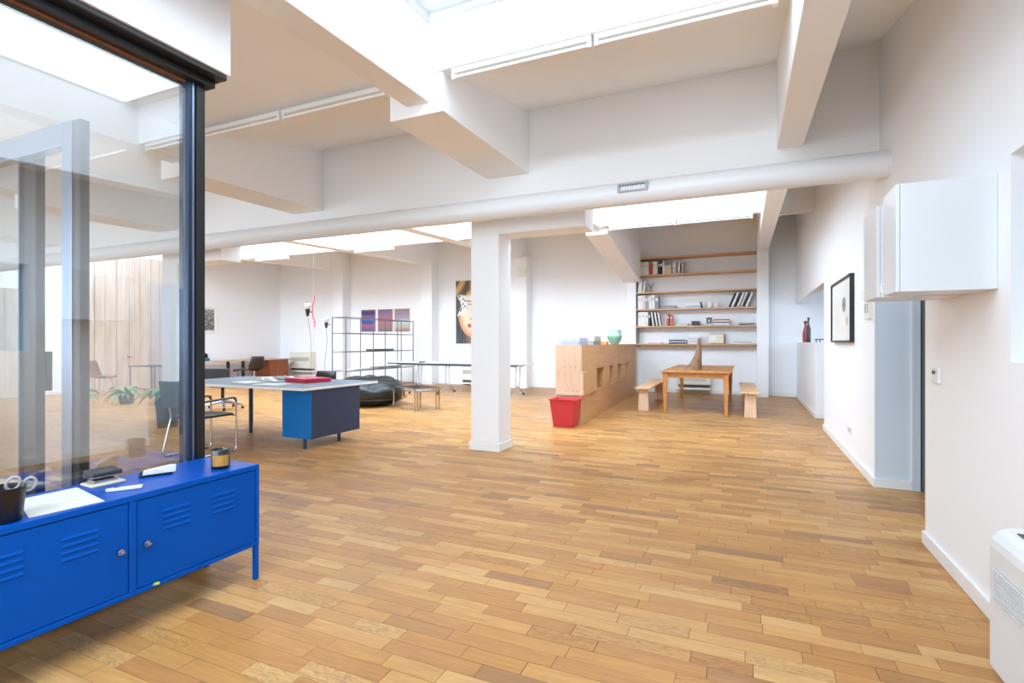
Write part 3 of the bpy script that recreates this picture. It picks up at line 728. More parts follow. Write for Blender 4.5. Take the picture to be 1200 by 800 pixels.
def wall_heater(label, x0, x1, z0, z1, gap):
    t = thing('wall_heater', label, 'heater', ((x0 + x1) / 2, YB - .1, z0), 0, 'wall heaters')
    yb = YB - .005 - gap
    MB().box(x0, x1, yb - .21, yb, z0 + .10, z1).build('casing', IVORY, t, bevel=.02, seg=3)
    MB().box(x0 + .06, x1 - .12, yb - .216, yb - .2, z0 + (z1 - z0) * .52, z0 + (z1 - z0) * .72).build('air_outlet', mat('outlet_grey', (168, 166, 158), .5), t, bevel=.004)
    for i in range(3):
        z = z0 + (z1 - z0) * (.54 + .06 * i); MB().box(x0 + .07, x1 - .13, yb - .221, yb - .212, z, z + .012).build('louvre', IVORY, t)
    MB().box(x0 + .05, x1 - .05, yb - .2, yb - .04, z0, z0 + .10).build('intake_grille', DGREY, t)
    MB().box(x0 + .0, x1 - .0, yb - .205, yb - .02, z0 - .03, z0 + .03).build('base', IVORY, t, bevel=.008)
    return t
wall_heater('ivory wall heater in the far left corner beyond the teak table', -15.2, -14.15, .28, .98, 0)
wall_heater('ivory wall heater low on the wall below the portrait poster', -8.05, -6.9, .06, .62, .0)
wall_heater('ivory wall heater under the bookcase behind the oak table', -1.65, -.83, .13, .52, .0)

def frame_pic(name, label, cat, o0, ux, wd, ht, z0, fn, border, fm, depth=.03, bw=.02, nx=40, ny=40, nrm=(0, -1, 0), group=None):
    """o0: lower left corner on the wall; ux: direction along the wall; nrm: out of the wall"""
    ux, nrm = Vector(ux), Vector(nrm); o0 = Vector((*o0, z0))
    t = thing(name, label, cat, o0 + ux * wd / 2, 0, group)
    def q(a, b, c, d, n0, n1):
        mb = MB(); pts = []
        for n in (n0, n1):
            for (uu, zz) in ((a, c), (b, c), (b, d), (a, d)): pts.append(o0 + ux * uu + nrm * n + Vector((0, 0, zz)))
        return mb.add(pts, [(0, 1, 2, 3), (7, 6, 5, 4), (0, 4, 5, 1), (1, 5, 6, 2), (2, 6, 7, 3), (3, 7, 4, 0)])
    if bw:
        for nm, a in (('frame_side', (0, bw, 0, ht)), ('frame_side', (wd - bw, wd, 0, ht)), ('frame_rail', (bw, wd - bw, 0, bw)), ('frame_rail', (bw, wd - bw, ht - bw, ht))):
            q(*a, .002, depth).build(nm, fm, t)
    q(bw, wd - bw, bw, ht - bw, .002, depth * .6).build('mount', PAPER, t)
    panel_print('print', t, o0 + ux * (bw + border[0]) + nrm * (depth * .6 + .001) + Vector((0, 0, bw + border[2])), ux, (0, 0, 1), wd - 2 * bw - border[0] - border[1], ht - 2 * bw - border[2] - border[3], fn, nx, ny)
    return t
def mixc(a, b, t): t = max(0, min(1, t)); return tuple(x + (y - x) * t for x, y in zip(a, b))
def sm(t): t = max(0, min(1, t)); return t * t * (3 - 2 * t)
rn = random.Random(5)
NZ = [(rn.uniform(3, 14), rn.uniform(3, 14), rn.uniform(0, 6)) for _ in range(8)]
def nz(u, v): return sum(math.sin(a * u * 2 + c) * math.sin(b * v * 2 + c * 1.7) for a, b, c in NZ) / 8
def land(u, v):
    return mixc((72, 78, 74), (176, 178, 166), .5 + 1.2 * nz(u, v * 1.4) + (v - .5) * .4)
frame_pic('framed_picture', 'small white framed grey landscape on the left wall', 'picture', (XL, 11.05), (0, 1, 0), .75, .85, 1.62, land, (.06, .06, .06, .06), TRIM, nrm=(1, 0, 0), bw=.03)

# hanging lamps on taut cables
def cable_lamp(label, x, y, zc, zf, zl, tube_red, s=1):
    t = thing('cable_lamp', label, 'lamp', (x, y, 0), 0, 'lamps on floor-to-ceiling cables')
    MB().tube([(x, y, zf), (x, y, zc)], .0014, 6).build('steel_cable', mat('pale_cable', (170, 166, 164), .4), t)
    MB().cyl((x, y, .001), (x, y, .10), .04, n=18).build('weight', BLKPL, t, smooth=True)
    if tube_red:
        MB().tube(bend([(x + .03, y, zl + .36), (x + .015, y, zl + .22), (x - .035, y, zl + .12), (x - .035, y, zl - .08), (x + .03, y, zl - .2), (x + .03, y, zl - .33)], .06), .011, 8).build('bracket_tube', mat('red_enamel', (206, 60, 76), .4), t, smooth=True)
    d = Vector((-C_, -S_, 0)) * .13
    bx, by = x + d.x, y + d.y
    MB().tube([(x - .03, y, zl), (bx, by, zl)], .012, 8).build('arm', BLKPL, t, smooth=True)
    MB().cyl((bx, by, zl - .09), (bx, by, zl + .06), .028, .05, n=18).build('lamp_holder', BLKPL, t, smooth=True)
    MB().lathe([(.03, .06), (.055, .09), (.085, .15), (.085, .165), (.05, .185), (.001, .19)], (bx, by, zl), 20).build('bulb', mat('silvered_bulb', (214, 214, 212), .25), t, smooth=True)
    pts = []
    for i in range(15):
        k = i / 14; pts.append((bx + (.10 * s) * k + .035 * math.sin(k * 7), by + .05 * k, (zl - .09) * (1 - k) + .02 * k))
    MB().tube(pts, .005, 6).build('flex', BLKPL if not tube_red else mat('grey_flex', (120, 120, 120), .5), t)
cable_lamp('spot lamp with red bracket tube hanging on a cable beside the steel rack', -8.6, 8.68, 4.4, .1, 1.98, True, 1.6)
cable_lamp('black spot lamp on a cable just left of the steel rack', -10.75, 11.5, 4.0, .1, 1.82, False, -1.0)

# ------------------------------------------------------------------ steel rack along the back left
rk = thing('steel_rack', 'open steel grid rack with four tiers near the back wall', 'shelf', (-9.9, 12.55, 0))
RX0, RX1 = -10.12, -9.66
ry = [10.88, 12.0, 13.13, 14.28]
for yy in ry[:-1] + [13.95]:
    for x in (RX0, RX1): MB().cyl((x, yy, .001), (x, yy, 2.0), .014, n=10).build('post', STEEL, rk, smooth=True)
for z in (.06, .55, 1.06, 1.56, 1.985):
    for x in (RX0, RX1): MB().tube([(x, ry[0], z), (x, 13.95, z)], .010, 8).build('rail', STEEL, rk, smooth=True)
    for yy in ry[:-1] + [13.95]: MB().tube([(RX0, yy, z), (RX1, yy, z)], .010, 8).build('cross_rail', STEEL, rk, smooth=True)
MB().box(RX0, RX1, 10.9, 13.93, .535, .548).build('glass_shelf', WHTPL, rk)
one(MB().box(-10.0, -9.7, 12.1, 13.0, 1.072, 1.125), 'flat_case', DGREY, 'flat dark grey case lying on the middle tier of the steel rack', 'case', bevel=.004)
one(MB().box(-10.02, -9.72, 11.3, 12.1, .562, .59), 'paper_roll_tray', mat('pale_grey_card', (205, 205, 205), .6), 'pale grey tray on the lower tier of the steel rack, nearest the desk', 'tray', bevel=.004)
one(MB().box(-10.02, -9.72, 12.3, 13.4, .562, .606), 'flat_case', mat('brown_grey_card', (140, 132, 128), .6), 'flat brown grey case on the lower tier of the steel rack', 'case', bevel=.004)
# three colour prints on the back wall
def stripes(pal, freq, ph):
    def f(u, v):
        t = v * freq + .15 * math.sin(u * 3 + ph) + .25 * nz(u * .6, v * 3)
        i = int(math.floor(t)); k = sm(t - i)
        return mixc(pal[i % len(pal)], pal[(i + 1) % len(pal)], k)
    return f
prs = ((-12.09, stripes([(96, 90, 104), (112, 92, 150), (176, 96, 120), (70, 70, 150), (60, 110, 190), (150, 90, 130), (54, 54, 120)], 7, 0), 'blue violet striped print, leftmost of three on the back wall'),
       (-11.38, stripes([(110, 104, 122), (150, 116, 134), (176, 112, 128), (164, 108, 132), (148, 112, 150)], 5, 1), 'mauve print, middle of three on the back wall'),
       (-10.70, stripes([(160, 136, 120), (196, 186, 172), (196, 206, 210), (168, 150, 160), (150, 136, 156)], 5, 2), 'pale grey rose print, rightmost of three on the back wall'))
for x, fn, lab in prs:
    frame_pic('colour_print', lab, 'picture', (x, YB), (1, 0, 0), .60, .75, 1.68, fn, (0, 0, 0, 0), mat('print_edge_tan', (196, 160, 132), .6), bw=.012, depth=.03, nx=24, ny=60)
# portrait poster
def portrait(u, v):
    u2 = u * 1.35                                  # horizontal unit: 1 = 1.48 m
    x, yv = u * 1.42, v * 1.94
    hair = mixc((96, 80, 58), (214, 178, 116), .5 + .5 * math.sin((x * 5.5 - yv * 3.2) * 2.2 + 2 * nz(u, v)))
    col = mixc((44, 46, 58), (92, 92, 104), .5 + nz(u * 1.3, v))
    # hair around head
    hx, hy = (x - .72) / .80, (yv - 1.25) / 1.0
    if hx * hx + hy * hy < 1 and yv > 1.25: col = hair
    elif hx * hx + hy * hy < 1.05 and yv > .9: col = mixc(hair, (60, 60, 70), .55)
    # face
    fx, fy = (x - .64) / .56, (yv - .98) / .80
    d = fx * fx + fy * fy
    if d < 1 and yv < 1.50:
        col = mixc((250, 222, 192), (220, 152, 104), sm((d - .35) / .6))
    elif abs(x - .66) < .32 and yv < .45: col = mixc((186, 150, 118), (104, 92, 96), sm(abs(x - .66) / .3))
    elif yv < .95: col = mixc((46, 50, 62), (104, 106, 112), .5 + 1.3 * nz(u * 2, v * .5))
    for ex in (.40, .84):
        e = ((x - ex) / .14) ** 2 + ((yv - 1.16) / .045) ** 2
        if e < 1: col = (70, 66, 60) if ((x - ex) / .05) ** 2 + ((yv - 1.16) / .05) ** 2 < 1 else (226, 222, 214)
        elif e < 2.4 and yv > 1.16: col = mixc(col, (70, 52, 44), .75)
        if abs(x - ex) < .17 and abs(yv - 1.29 - .03 * math.cos((x - ex) * 8)) < .025: col = (128, 92, 64)
    if abs(yv - .76) < .03 and .03 < abs(x - .62) < .11: col = (150, 86, 70)
    l = ((x - .62) / .22) ** 2 + ((yv - .56) / (.085 if yv < .56 else .065)) ** 2
    if l < 1: col = mixc((206, 92, 82), (236, 156, 140), sm(1 - l) * .6)
    if abs(yv - .56) < .010 and abs(x - .62) < .2: col = (130, 44, 46)
    # torn white patch from the left edge across the eye
    lim = .46 - .55 * abs(yv - 1.15) + .16 * nz(u * 5, v * 5)
    if .86 < yv < 1.48 and x < lim:
        col = (240, 240, 240) if nz(u * 4.4 + .3, v * 3.4) > -.17 else (64, 58, 74)
        if x < .2 - .5 * abs(yv - 1.17): col = mixc((58, 56, 62), (112, 104, 104), .5 + nz(u * 3, v * 3))
    elif abs(yv - 1.41 - .04 * math.sin(x * 9)) < .055: col = (238, 238, 240)
    return col
frame_pic('portrait_poster', 'tall colour poster of a face with torn white patch behind the column', 'poster', (-8.37, YB), (1, 0, 0), 1.46, 2.1, 1.16, portrait, (.02, .02, .12, .02), TRIM, bw=.0, depth=.03, nx=110, ny=150)
one(MB().box(-6.06, -5.80, 13.955, 13.998, 3.22, 3.49), 'sensor_box', WHTPL, 'small white box mounted high on the wall pier behind the column', 'box', bevel=.01)

# ------------------------------------------------------------------ beanbag
bb = thing('beanbag', 'black vinyl beanbag on the floor between desk and steel rack', 'beanbag', (-7.32, 8.95, 0))
rows = []; NS, NR = 48, 16
for j in range(NR + 1):
    t = j / NR; row = []
    for i in range(NS):
        a = 2 * math.pi * i / NS
        r = .80 * (math.sin(math.pi * (.08 + .92 * t) * .5 + math.pi / 2 * 0) if t < .0 else 1)
        ph = -math.pi / 2 + math.pi * t
        cr = math.cos(ph) ** .55 if 0 < t < 1 else 0.0
        z = .29 + .29 * math.sin(ph) * (1 if ph < 0 else 1.02)
        rr = .78 * cr * (1 + .03 * math.sin(5 * a + 3 * t) + .02 * math.sin(11 * a + 9 * t))
        if ph > 0: z += (.035 * math.sin(7 * a + 6 * t) + .02 * abs(math.sin(9 * a - 14 * t))) * cr * math.sin(ph) + .05 * math.cos(a - 2.2) * math.sin(ph) - .06 * (1 - cr) * 1
        row.append((-7.32 + rr * math.cos(a), 8.95 + rr * math.sin(a) * .92, max(.002, z)))
    rows.append(row)
MB().loft(rows, cap=False).build('cover', LEATH, bb, smooth='all')
MB().tube([(-7.32 + .80 * math.cos(2 * math.pi * i / 48), 8.95 + .735 * math.sin(2 * math.pi * i / 48), .16) for i in range(49)], .010, 8).build('piping', LEATH, bb, smooth=True)

# nest of two glass-topped chrome tables
def nest_table(label, c, rz, wd, dp, h, top):
    t = thing('nesting_table', label, 'table', (c[0], c[1], 0), rz, 'nest of chrome side tables')
    for sx in (-1, 1):
        for sy in (-1, 1):
            MB().box(sx * wd / 2 - .011, sx * wd / 2 + .011, sy * dp / 2 - .011, sy * dp / 2 + .011, .001, h).build('leg', CHROME, t, local=True)
    for sy in (-1, 1): MB().box(-wd / 2, wd / 2, sy * dp / 2 - .010, sy * dp / 2 + .010, h - .022, h).build('top_rail', CHROME, t, local=True)
    for sx in (-1, 1): MB().box(sx * wd / 2 - .010, sx * wd / 2 + .010, -dp / 2, dp / 2, h - .022, h).build('top_rail', CHROME, t, local=True)
    MB().box(-wd / 2 + .012, wd / 2 - .012, -dp / 2 + .012, dp / 2 - .012, h - .012, h - .002).build('glass_top', top, t, local=True)
nest_table('larger chrome side table with glass top beside the beanbag', (-5.98, 8.74), R(-20), .72, .58, .445, glass_mat('table_glass', (.86, .88, .9), 1.5))
nest_table('smaller chrome side table nested under the larger one', (-5.87, 8.68), R(-20), .52, .44, .39, mat('pale_grey_glass', (170, 178, 190), .15))

# long white folding table with T legs
ft = thing('conference_table', 'long white table on chrome T legs near the back wall', 'table', (-6.8, 11.85, 0))
MB().box(-8.75, -4.9, 11.42, 12.32, .765, .792).build('top', mat('white_laminate', (238, 239, 240), .35, vary=.01), ft, bevel=.004)
MB().box(-8.73, -4.92, 11.415, 11.425, .75, .785).build('edge_band', DGREY, ft)
MB().box(-8.5, -5.1, 11.6, 11.66, .715, .765).build('frame_rail', STEEL, ft); MB().box(-8.5, -5.1, 12.05, 12.11, .715, .765).build('frame_rail', STEEL, ft)
for x in (-7.98, -7.13, -5.13):
    p = MB()
    for dx in (-.05, .05): p.cyl((x + dx, 11.80, .22), (x + dx, 11.86, .72), .019, n=12)
    p.build('leg_posts', CHROME, ft, smooth=True)
    MB().box(x - .05, x + .05, 11.5, 12.2, .735, .765).build('bracket', STEEL, ft)
    for yy in (11.36, 12.2):
        f = MB().tube([(x, 11.81, .24), (x, (11.81 + yy) / 2, .16), (x, yy, .045)], .016, 10).build('foot', CHROME, ft, smooth=True)
        MB().cyl((x, yy, .001), (x, yy, .05), .03, .022, n=14).build('foot_pad', BLKPL, f, smooth=True)
one(MB().obox((-7.75, 11.6, .807), (.16, .1, .03), .2), 'tape_dispenser', BLKPL, 'small black tape dispenser on the white conference table', 'dispenser', bevel=.01)
one(MB().box(-6.6, -6.0, 12.0, 12.25, .7925, .84), 'paper_stack', PAPER, 'low stack of white paper at the back of the conference table', 'paper', bevel=.003)

# ------------------------------------------------------------------ plywood storage wall
pw = thing('plywood_storage', 'long plywood storage unit of stacked modules beside the red bin', 'storage unit', (-2.65, 11.0, 0), R(0))
def pwx(y): return -2.425 - (y - 8.2) * .038          # the front leans a little away from the room axis
def pblock(name, y0, y1, z0, z1, dx=0, dep=.45, m=PLYE):
    xa, xb = pwx(y0) + dx, pwx(y1) + dx
    mb = MB().prism([(xa, y0), (xb, y1), (xb - dep, y1), (xa - dep, y0)], 'z', z0, z1)
    return mb.build(name, m, pw, bevel=.003)
for y0, y1 in ((8.2, 10.893), (10.897, 13.9)):
    pblock('lower_module', y0, y1, .001, .462); pblock('upper_module', y0, y1, .848, 1.275)
    pblock('back_board', y0, y1, .463, .847, -.43, .018, mat('rose_board', (206, 164, 150), .6)) if y0 < 10 else pblock('back_board', y0, 12.0, .463, .847, -.43, .018, mat('rose_board', (206, 164, 150), .6))
for y0, y1 in ((8.165, 9.13), (9.93, 10.43), (10.81, 11.3), (11.74, 12.3), (12.66, 13.9)):
    pblock('middle_module', y0, y1, .464, .846, .035 if y0 < 8.5 else .004, .44)
for dx, y0, z0, z1, yf in ((0, 8.2, .001, .462, 8.186), (0, 8.2, .848, 1.275, 8.186), (.035, 8.165, .464, .846, 8.151)):
    xa = pwx(8.2) + dx
    e = MB().box(xa - .45, xa - .002, yf, y0 - .0005, z0, z1).build('end_panel', PLYN, pw, bevel=.002)
    for q in (.16, .28, .35):
        if z0 > .4: MB().cyl((xa - .45 + q, yf - .002, z0 + .07), (xa - .45 + q, yf + .002, z0 + .07), .008, n=10).build('screw_hole', DGREY, e)
# things on it
PZ = 1.2755
for k, (x, yy, wd, dp, h, lab, m) in enumerate((
        (-2.66, 8.47, .37, .48, .062, 'thick grey lilac document stack lowest at the near end of the plywood unit', mat('lilac_grey_card', (172, 174, 198), .6)),
        (-2.66, 8.50, .36, .46, .06, 'grey lilac document box lying on the lower document stack', mat('lilac_grey_card2', (184, 185, 208), .6)),
        (-2.69, 9.4, .40, .6, .07, 'marbled grey archive box behind the lilac document stack', mat('marbled_grey_card', (150, 156, 152), .6, vary=.5, scale=20)),
        (-2.69, 9.42, .40, .62, .085, 'white and grey archive box lying on the marbled archive box', mat('pale_archive_card', (196, 198, 204), .6, vary=.1, scale=12)))):
    z = PZ + (0 if k in (0, 2) else (.0625 if k == 1 else .0705))
    one(MB().obox((x, yy, z + h / 2), (wd, dp, h), R(2 * (k - 1))), 'document_box', m, lab, 'box', bevel=.005)
one(MB().obox((-2.6, 10.35, PZ + .03), (.14, .3, .06), .1), 'wood_block', mat('orange_wood', (206, 146, 70), .5), 'small orange wooden block on the plywood unit behind the archive boxes', 'block', bevel=.006)
vz = thing('ceramic_vase', 'celadon green ceramic vase with pale band on the plywood unit', 'vase', (-2.75, 11.9, PZ))
VG = mat('celadon_glaze', (128, 172, 152), .3, vary=.08, scale=10)
MB().lathe([(.001, 0), (.085, 0), (.095, .015), (.15, .11), (.168, .16), (.165, .19)], (-2.75, 11.9, PZ), 32).build('body', VG, vz, smooth=True)
MB().lathe([(.165, .19), (.148, .22), (.143, .30), (.148, .325), (.14, .325), (.135, .23)], (-2.75, 11.9, PZ), 32).build('rim', mat('pale_celadon', (176, 206, 192), .35, vary=.05), vz, smooth=True)

# red waste bin
rb = thing('waste_bin', 'red plastic waste bin in front of the plywood unit', 'bin', (-2.61, 7.93, 0))
def sq(hx, hy, z, cx=-2.61, cy=7.93, r=.02):
    return [(cx + sx * hx, cy + sy * hy, z) for sx, sy in ((-1, -1), (1, -1), (1, 1), (-1, 1))]
bb_ = MB().loft([sq(.155, .145, .002), sq(.205, .19, .415), sq(.225, .21, .425), sq(.225, .21, .435), sq(.20, .185, .432), sq(.15, .14, .012)])
bb_.build('body', REDP, rb, bevel=.006)
MB().loft([sq(.165, .155, .30), sq(.175, .165, .39)]).build('liner', PAPER, rb, bevel=.02)
fm = one(MB().prism([(-3.53, 8.3), (-3.40, 8.36), (-3.2, 8.42), (-3.1, 8.62), (-3.18, 8.6), (-3.28, 8.47), (-3.45, 8.42)], 'z', .001, .0025), 'floor_tape', mat('grey_tape', (150, 150, 150), .6), 'scrap of grey tape on the floor left of the red bin', 'tape')

# ------------------------------------------------------------------ oak table, benches, sculpture
ot = thing('oak_table', 'long honey oak table with tapered legs in front of the bookcase', 'table', (-.85, 11.45, 0))
MB().box(-1.47, -.25, 10.02, 12.92, .765, .792).build('top', OAK, ot, bevel=.006)
MB().box(-1.38, -.34, 10.09, 10.115, .665, .765).build('apron', OAK, ot); MB().box(-1.38, -.34, 12.825, 12.85, .665, .765).build('apron', OAK, ot)
MB().box(-1.40, -1.375, 10.115, 12.825, .665, .765).build('apron', OAK, ot); MB().box(-.345, -.32, 10.115, 12.825, .665, .765).build('apron', OAK, ot)
for x, sx in ((-1.385, 1), (-.335, -1)):
    for yy, sy in ((10.10, 1), (12.84, -1)):
        MB().loft([[(x + a * .025 , yy + b * .025, .001) for a, b in ((-1, -1), (1, -1), (1, 1), (-1, 1))], [(x + a * .042, yy + b * .042, .66) for a, b in ((-1, -1), (1, -1), (1, 1), (-1, 1))], [(x + a * .042, yy + b * .042, .765) for a, b in ((-1, -1), (1, -1), (1, 1), (-1, 1))]]).build('leg', wood('honey_oak_leg', (178, 112, 48), (206, 142, 72), (9, 9, 1.2), .35), ot, bevel=.004)
def bench(label, c, rz, L, wd=.30):
    t = thing('bench', label, 'bench', (c[0], c[1], 0), rz, 'pine benches at the oak table')
    MB().box(-wd / 2, wd / 2, -L / 2, L / 2, .425, .455).build('seat', wood('bench_board', (222, 174, 124), (238, 200, 156), (10, 1, 10), .45), t, local=True, bevel=.006)
    for yy in (-L / 2 + .12, L / 2 - .12):
        MB().prism([(-.10, .001), (.10, .001), (.085, .425), (-.085, .425)], 'y', yy - .02, yy + .02).build('leg', PINE, t, local=True, bevel=.004)
    MB().box(-.02, .02, -L / 2 + .15, L / 2 - .15, .36, .425).build('stretcher', PINE, t, local=True)
bench('pine bench on the left of the oak table, beside the plywood unit', (-1.84, 11.42), R(1), 2.45)
bench('pine bench on the right of the oak table, beside the wall pier', (.03, 11.22), R(1.5), 2.5)
sc_ = thing('wood_sculpture', 'curved horn shaped driftwood sculpture standing on the oak table', 'sculpture', (-.9, 10.75, .792))
rings = []
for i in range(13):
    t = i / 12; z = .792 + .60 * t
    xl = -1.12 + .245 * (1 - (1 - t) ** 2.6); xr = -.80 + .02 * math.sin(t * 3) - .02 * t
    if t > .85: xl += .01
    cx, hw = (xl + xr) / 2, (xr - xl) / 2; hd = .10 * (1 - t) + .03
    rings.append([(cx + hw * math.cos(2 * math.pi * k / 14) * (1 + .05 * math.sin(k * 2.3 + i)), 10.75 + hd * math.sin(2 * math.pi * k / 14), z + (.0 if i else 0)) for k in range(14)])
MB().loft(rings).build('horn', wood('weathered_driftwood', (96, 78, 58), (160, 124, 88), (6, 6, 2), .7, 4), sc_, smooth=True)
MB().tube([(-.862, 10.75, 1.37), (-.858, 10.75, 1.405)], .02, 10, [.028, .015]).build('tip', wood('driftwood_tip', (150, 112, 76), (190, 150, 108), (6, 6, 2), .7, 4), sc_, smooth=True)

# ------------------------------------------------------------------ bookcase between the piers
bk = thing('wall_bookcase', 'wide built-in bookcase of six beech boards between the wall piers', 'bookcase', (-1.22, 14.2, 1.2))
SZ = [3.535, 3.09, 2.635, 2.19, 1.745, 1.285]          # board tops, top to bottom
for z in SZ: MB().box(-2.672, .223, 14.03, YB - .005, z - .036, z).build('board', SHELFW, bk, bevel=.002)
MB().box(-2.673, -2.655, 14.04, YB - .005, 1.21, 3.50).build('side_panel', mat('grey_side_panel', (150, 146, 142), .5), bk)
PAL = {'white': (232, 232, 230), 'cream': (226, 212, 188), 'grey': (142, 144, 150), 'dark grey': (62, 64, 72), 'black': (34, 35, 40), 'red': (186, 70, 60), 'pink': (232, 186, 190),
       'pale grey': (196, 198, 204), 'blue': (120, 180, 200), 'silver': (168, 170, 180), 'orange': (206, 110, 80), 'red striped': (190, 90, 100)}
BM = {k: mat('book_' + k.replace(' ', '_'), v, .55, vary=.04, scale=9) for k, v in PAL.items()}
ORD = ['first', 'second', 'third', 'fourth', 'fifth', 'sixth', 'seventh', 'eighth', 'ninth', 'tenth', 'eleventh', 'twelfth', 'thirteenth', 'fourteenth', 'fifteenth', 'sixteenth']
SHN = ['highest', 'second highest', 'third', 'fourth', 'lowest']
SX0 = -2.65
def book(name, s, label, parts, lean=0, cat='book', shelf=0, yc=14.16, group='books on the wall bookcase'):
    pass
def upright(shelf, items):
    """items: (s0, thickness, height, colour, lean deg); shelf 1..5 counts boards that carry books"""
    z = SZ[shelf] + .0005
    for k, (s0, th, h, col, lean) in enumerate(items):
        x0 = SX0 + s0; dp = .20 + .03 * ((k * 7) % 3)
        lab = '%s %s book standing from the left on the %s shelf' % (ORD[k], col, SHN[shelf - 1])
        t = thing('book', lab, 'book', (x0, 14.06, z), 0, 'books on the %s shelf' % SHN[shelf - 1])
        t.rotation_euler = (0, R(lean), 0)
        M0 = MB().box(0, th, 0, .006, 0, h); M0.box(0, .003, .006, dp, 0, h); M0.box(th - .003, th, .006, dp, 0, h)
        cv = M0.build('cover', BM[col], t, local=True)
        MB().box(.0032, th - .0032, .007, dp - .006, .004, h - .004).build('pages', PAPER, t, local=True)
        if col in ('red striped',):
            for q in range(5): MB().box(.004, th - .004, -.001, .0, .05 + q * .05, .075 + q * .05).build('stripe', BM['red'], t, local=True)
        elif th > .035: MB().box(th * .2, th * .8, -.001, 0, h * .6, h * .8).build('spine_label', BM['pale grey' if col in ('white', 'cream') else 'white'], t, local=True)
        if lean: t.location.z = z + (th * math.sin(R(lean)) if lean > 0 else 0)
def flat(shelf, s0, wd, cols, noun='book', yc=14.08, dp=.26, th=.028, hint=''):
    z = SZ[shelf] + .0005
    for k, col in enumerate(cols):
        x0 = SX0 + s0 + .004 * ((k * 5) % 3)
        pos = 'lying' if len(cols) == 1 else ('lying %s of its pile' % (['lowest', 'second', 'third', 'fourth', 'fifth'][k] if k < len(cols) - 1 else 'uppermost'))
        lab = '%s %s %s, %s shelf%s' % (col, noun, pos, SHN[shelf - 1], hint)
        t = thing('book', lab, 'book', (x0 + wd / 2, yc + .05, z), 0, 'books on the %s shelf' % SHN[shelf - 1])
        c = MB().box(-wd / 2, wd / 2, 0, dp, 0, .004); c.box(-wd / 2, wd / 2, 0, dp, th - .004, th); c.box(-wd / 2, wd / 2, 0, .004, .004, th - .004)
        c.build('cover', BM[col], t, local=True)
        MB().box(-wd / 2 + .004, wd / 2 - .004, .005, dp - .005, .0042, th - .0042).build('pages', PAPER, t, local=True)
        z += th + .0003
upright(1, [(.022, .045, .36, 'black', 0), (.07, .055, .335, 'white', 0), (.128, .05, .335, 'cream', 0), (.18, .06, .34, 'white', 0), (.243, .058, .335, 'white', 0), (.304, .105, .30, 'red striped', 0),
            (.412, .06, .34, 'white', 0), (.475, .055, .33, 'white', 0), (.545, .05, .33, 'dark grey', 0), (.598, .055, .34, 'black', 0), (.656, .045, .33, 'white', 0),
            (.705, .085, .22, 'cream', 0), (.793, .08, .22, 'cream', 0), (.90, .10, .29, 'pale grey', 0), (1.02, .05, .29, 'white', 6), (1.12, .05, .30, 'silver', 4)])
upright(2, [(.02, .04, .36, 'white', 5), (.065, .05, .355, 'white', 5), (.12, .03, .33, 'grey', 5), (.155, .04, .30, 'white', 5)])
cl = thing('wire_ornament', 'small dark wire flower ornament on the second highest shelf', 'ornament', (SX0 + .34, 14.18, SZ[2] + .0005))
MB().cyl((SX0 + .34, 14.18, SZ[2] + .0005), (SX0 + .34, 14.18, SZ[2] + .10), .04, .03, n=14).build('pot', BM['silver'], cl, smooth=True)
for a in (-.08, -.02, .05, .1):
    MB().tube([(SX0 + .34, 14.18, SZ[2] + .10), (SX0 + .34 + a * .6, 14.18, SZ[2] + .2), (SX0 + .34 + a, 14.17, SZ[2] + .26)], .006, 6).build('stem', DGREY, cl)
upright(3, [(.02, .065, .36, 'white', 0), (.088, .065, .36, 'white', 0), (.158, .06, .37, 'pink', 0), (.222, .04, .35, 'grey', 0), (.265, .05, .36, 'silver', 0), (.318, .05, .35, 'white', 0), (.375, .08, .37, 'white', 0), (.46, .09, .345, 'grey', 0)])
flat(3, .60, .36, ['grey', 'silver', 'grey'], hint=' right of the grey binder')
flat(3, 1.21, .36, ['white', 'blue', 'white'], hint=' in the middle')
one(MB().obox((SX0 + 1.60, 14.16, SZ[3] + .08), (.035, .14, .15), 0, 0, R(-14)), 'card_box', BM['dark grey'], 'small dark grey box leaning against the flat pile on the third shelf', 'box', bevel=.003)
for k, (a, h) in enumerate(((1.80, .15), (1.95, .13))):
    one(MB().lathe([(.001, 0), (.05, 0), (.06, .02), (.055, h - .02), (.048, h), (.001, h)], (SX0 + a, 14.18, SZ[3] + .0005), 20), 'white_jar', BM['white'], 'white lidless jar on the third shelf, %s of the pair' % ('left' if not k else 'right'), 'jar', smooth=True)
z3 = SZ[3] + .0005
ln = [(2.24, 'black'), (2.30, 'white'), (2.36, 'black'), (2.43, 'white'), (2.50, 'pale grey'), (2.56, 'black'), (2.62, 'white')]
for k, (s0, col) in enumerate(ln):
    lean = 22
    h = .37; th = .042
    t = thing('book', '%s leaning %s book from the left at the right end of the third shelf' % (ORD[k], col), 'book', (SX0 + s0, 14.07, z3 + th * math.sin(R(lean))), 0, 'leaning books on the third shelf')
    t.rotation_euler = (0, R(lean), 0)
    M0 = MB().box(0, th, 0, .006, 0, h); M0.box(0, .003, .006, .22, 0, h); M0.box(th - .003, th, .006, .22, 0, h); M0.build('cover', BM[col], t, local=True)
    MB().box(.0032, th - .0032, .007, .214, .004, h - .004).build('pages', PAPER, t, local=True)
upright(4, [(.025, .09, .37, 'white', 0), (.118, .09, .37, 'white', 0), (.212, .075, .37, 'white', 0), (.295, .05, .36, 'dark grey', 0), (.41, .035, .355, 'white', -9), (.453, .035, .355, 'black', -9), (.496, .035, .355, 'white', -9),
            (.539, .03, .355, 'black', -9), (.577, .035, .35, 'white', -9), (.765, .05, .31, 'red', 0), (.865, .05, .29, 'orange', -7)])
flat(4, .97, .30, ['white', 'pale grey'], hint=' right of the red books')
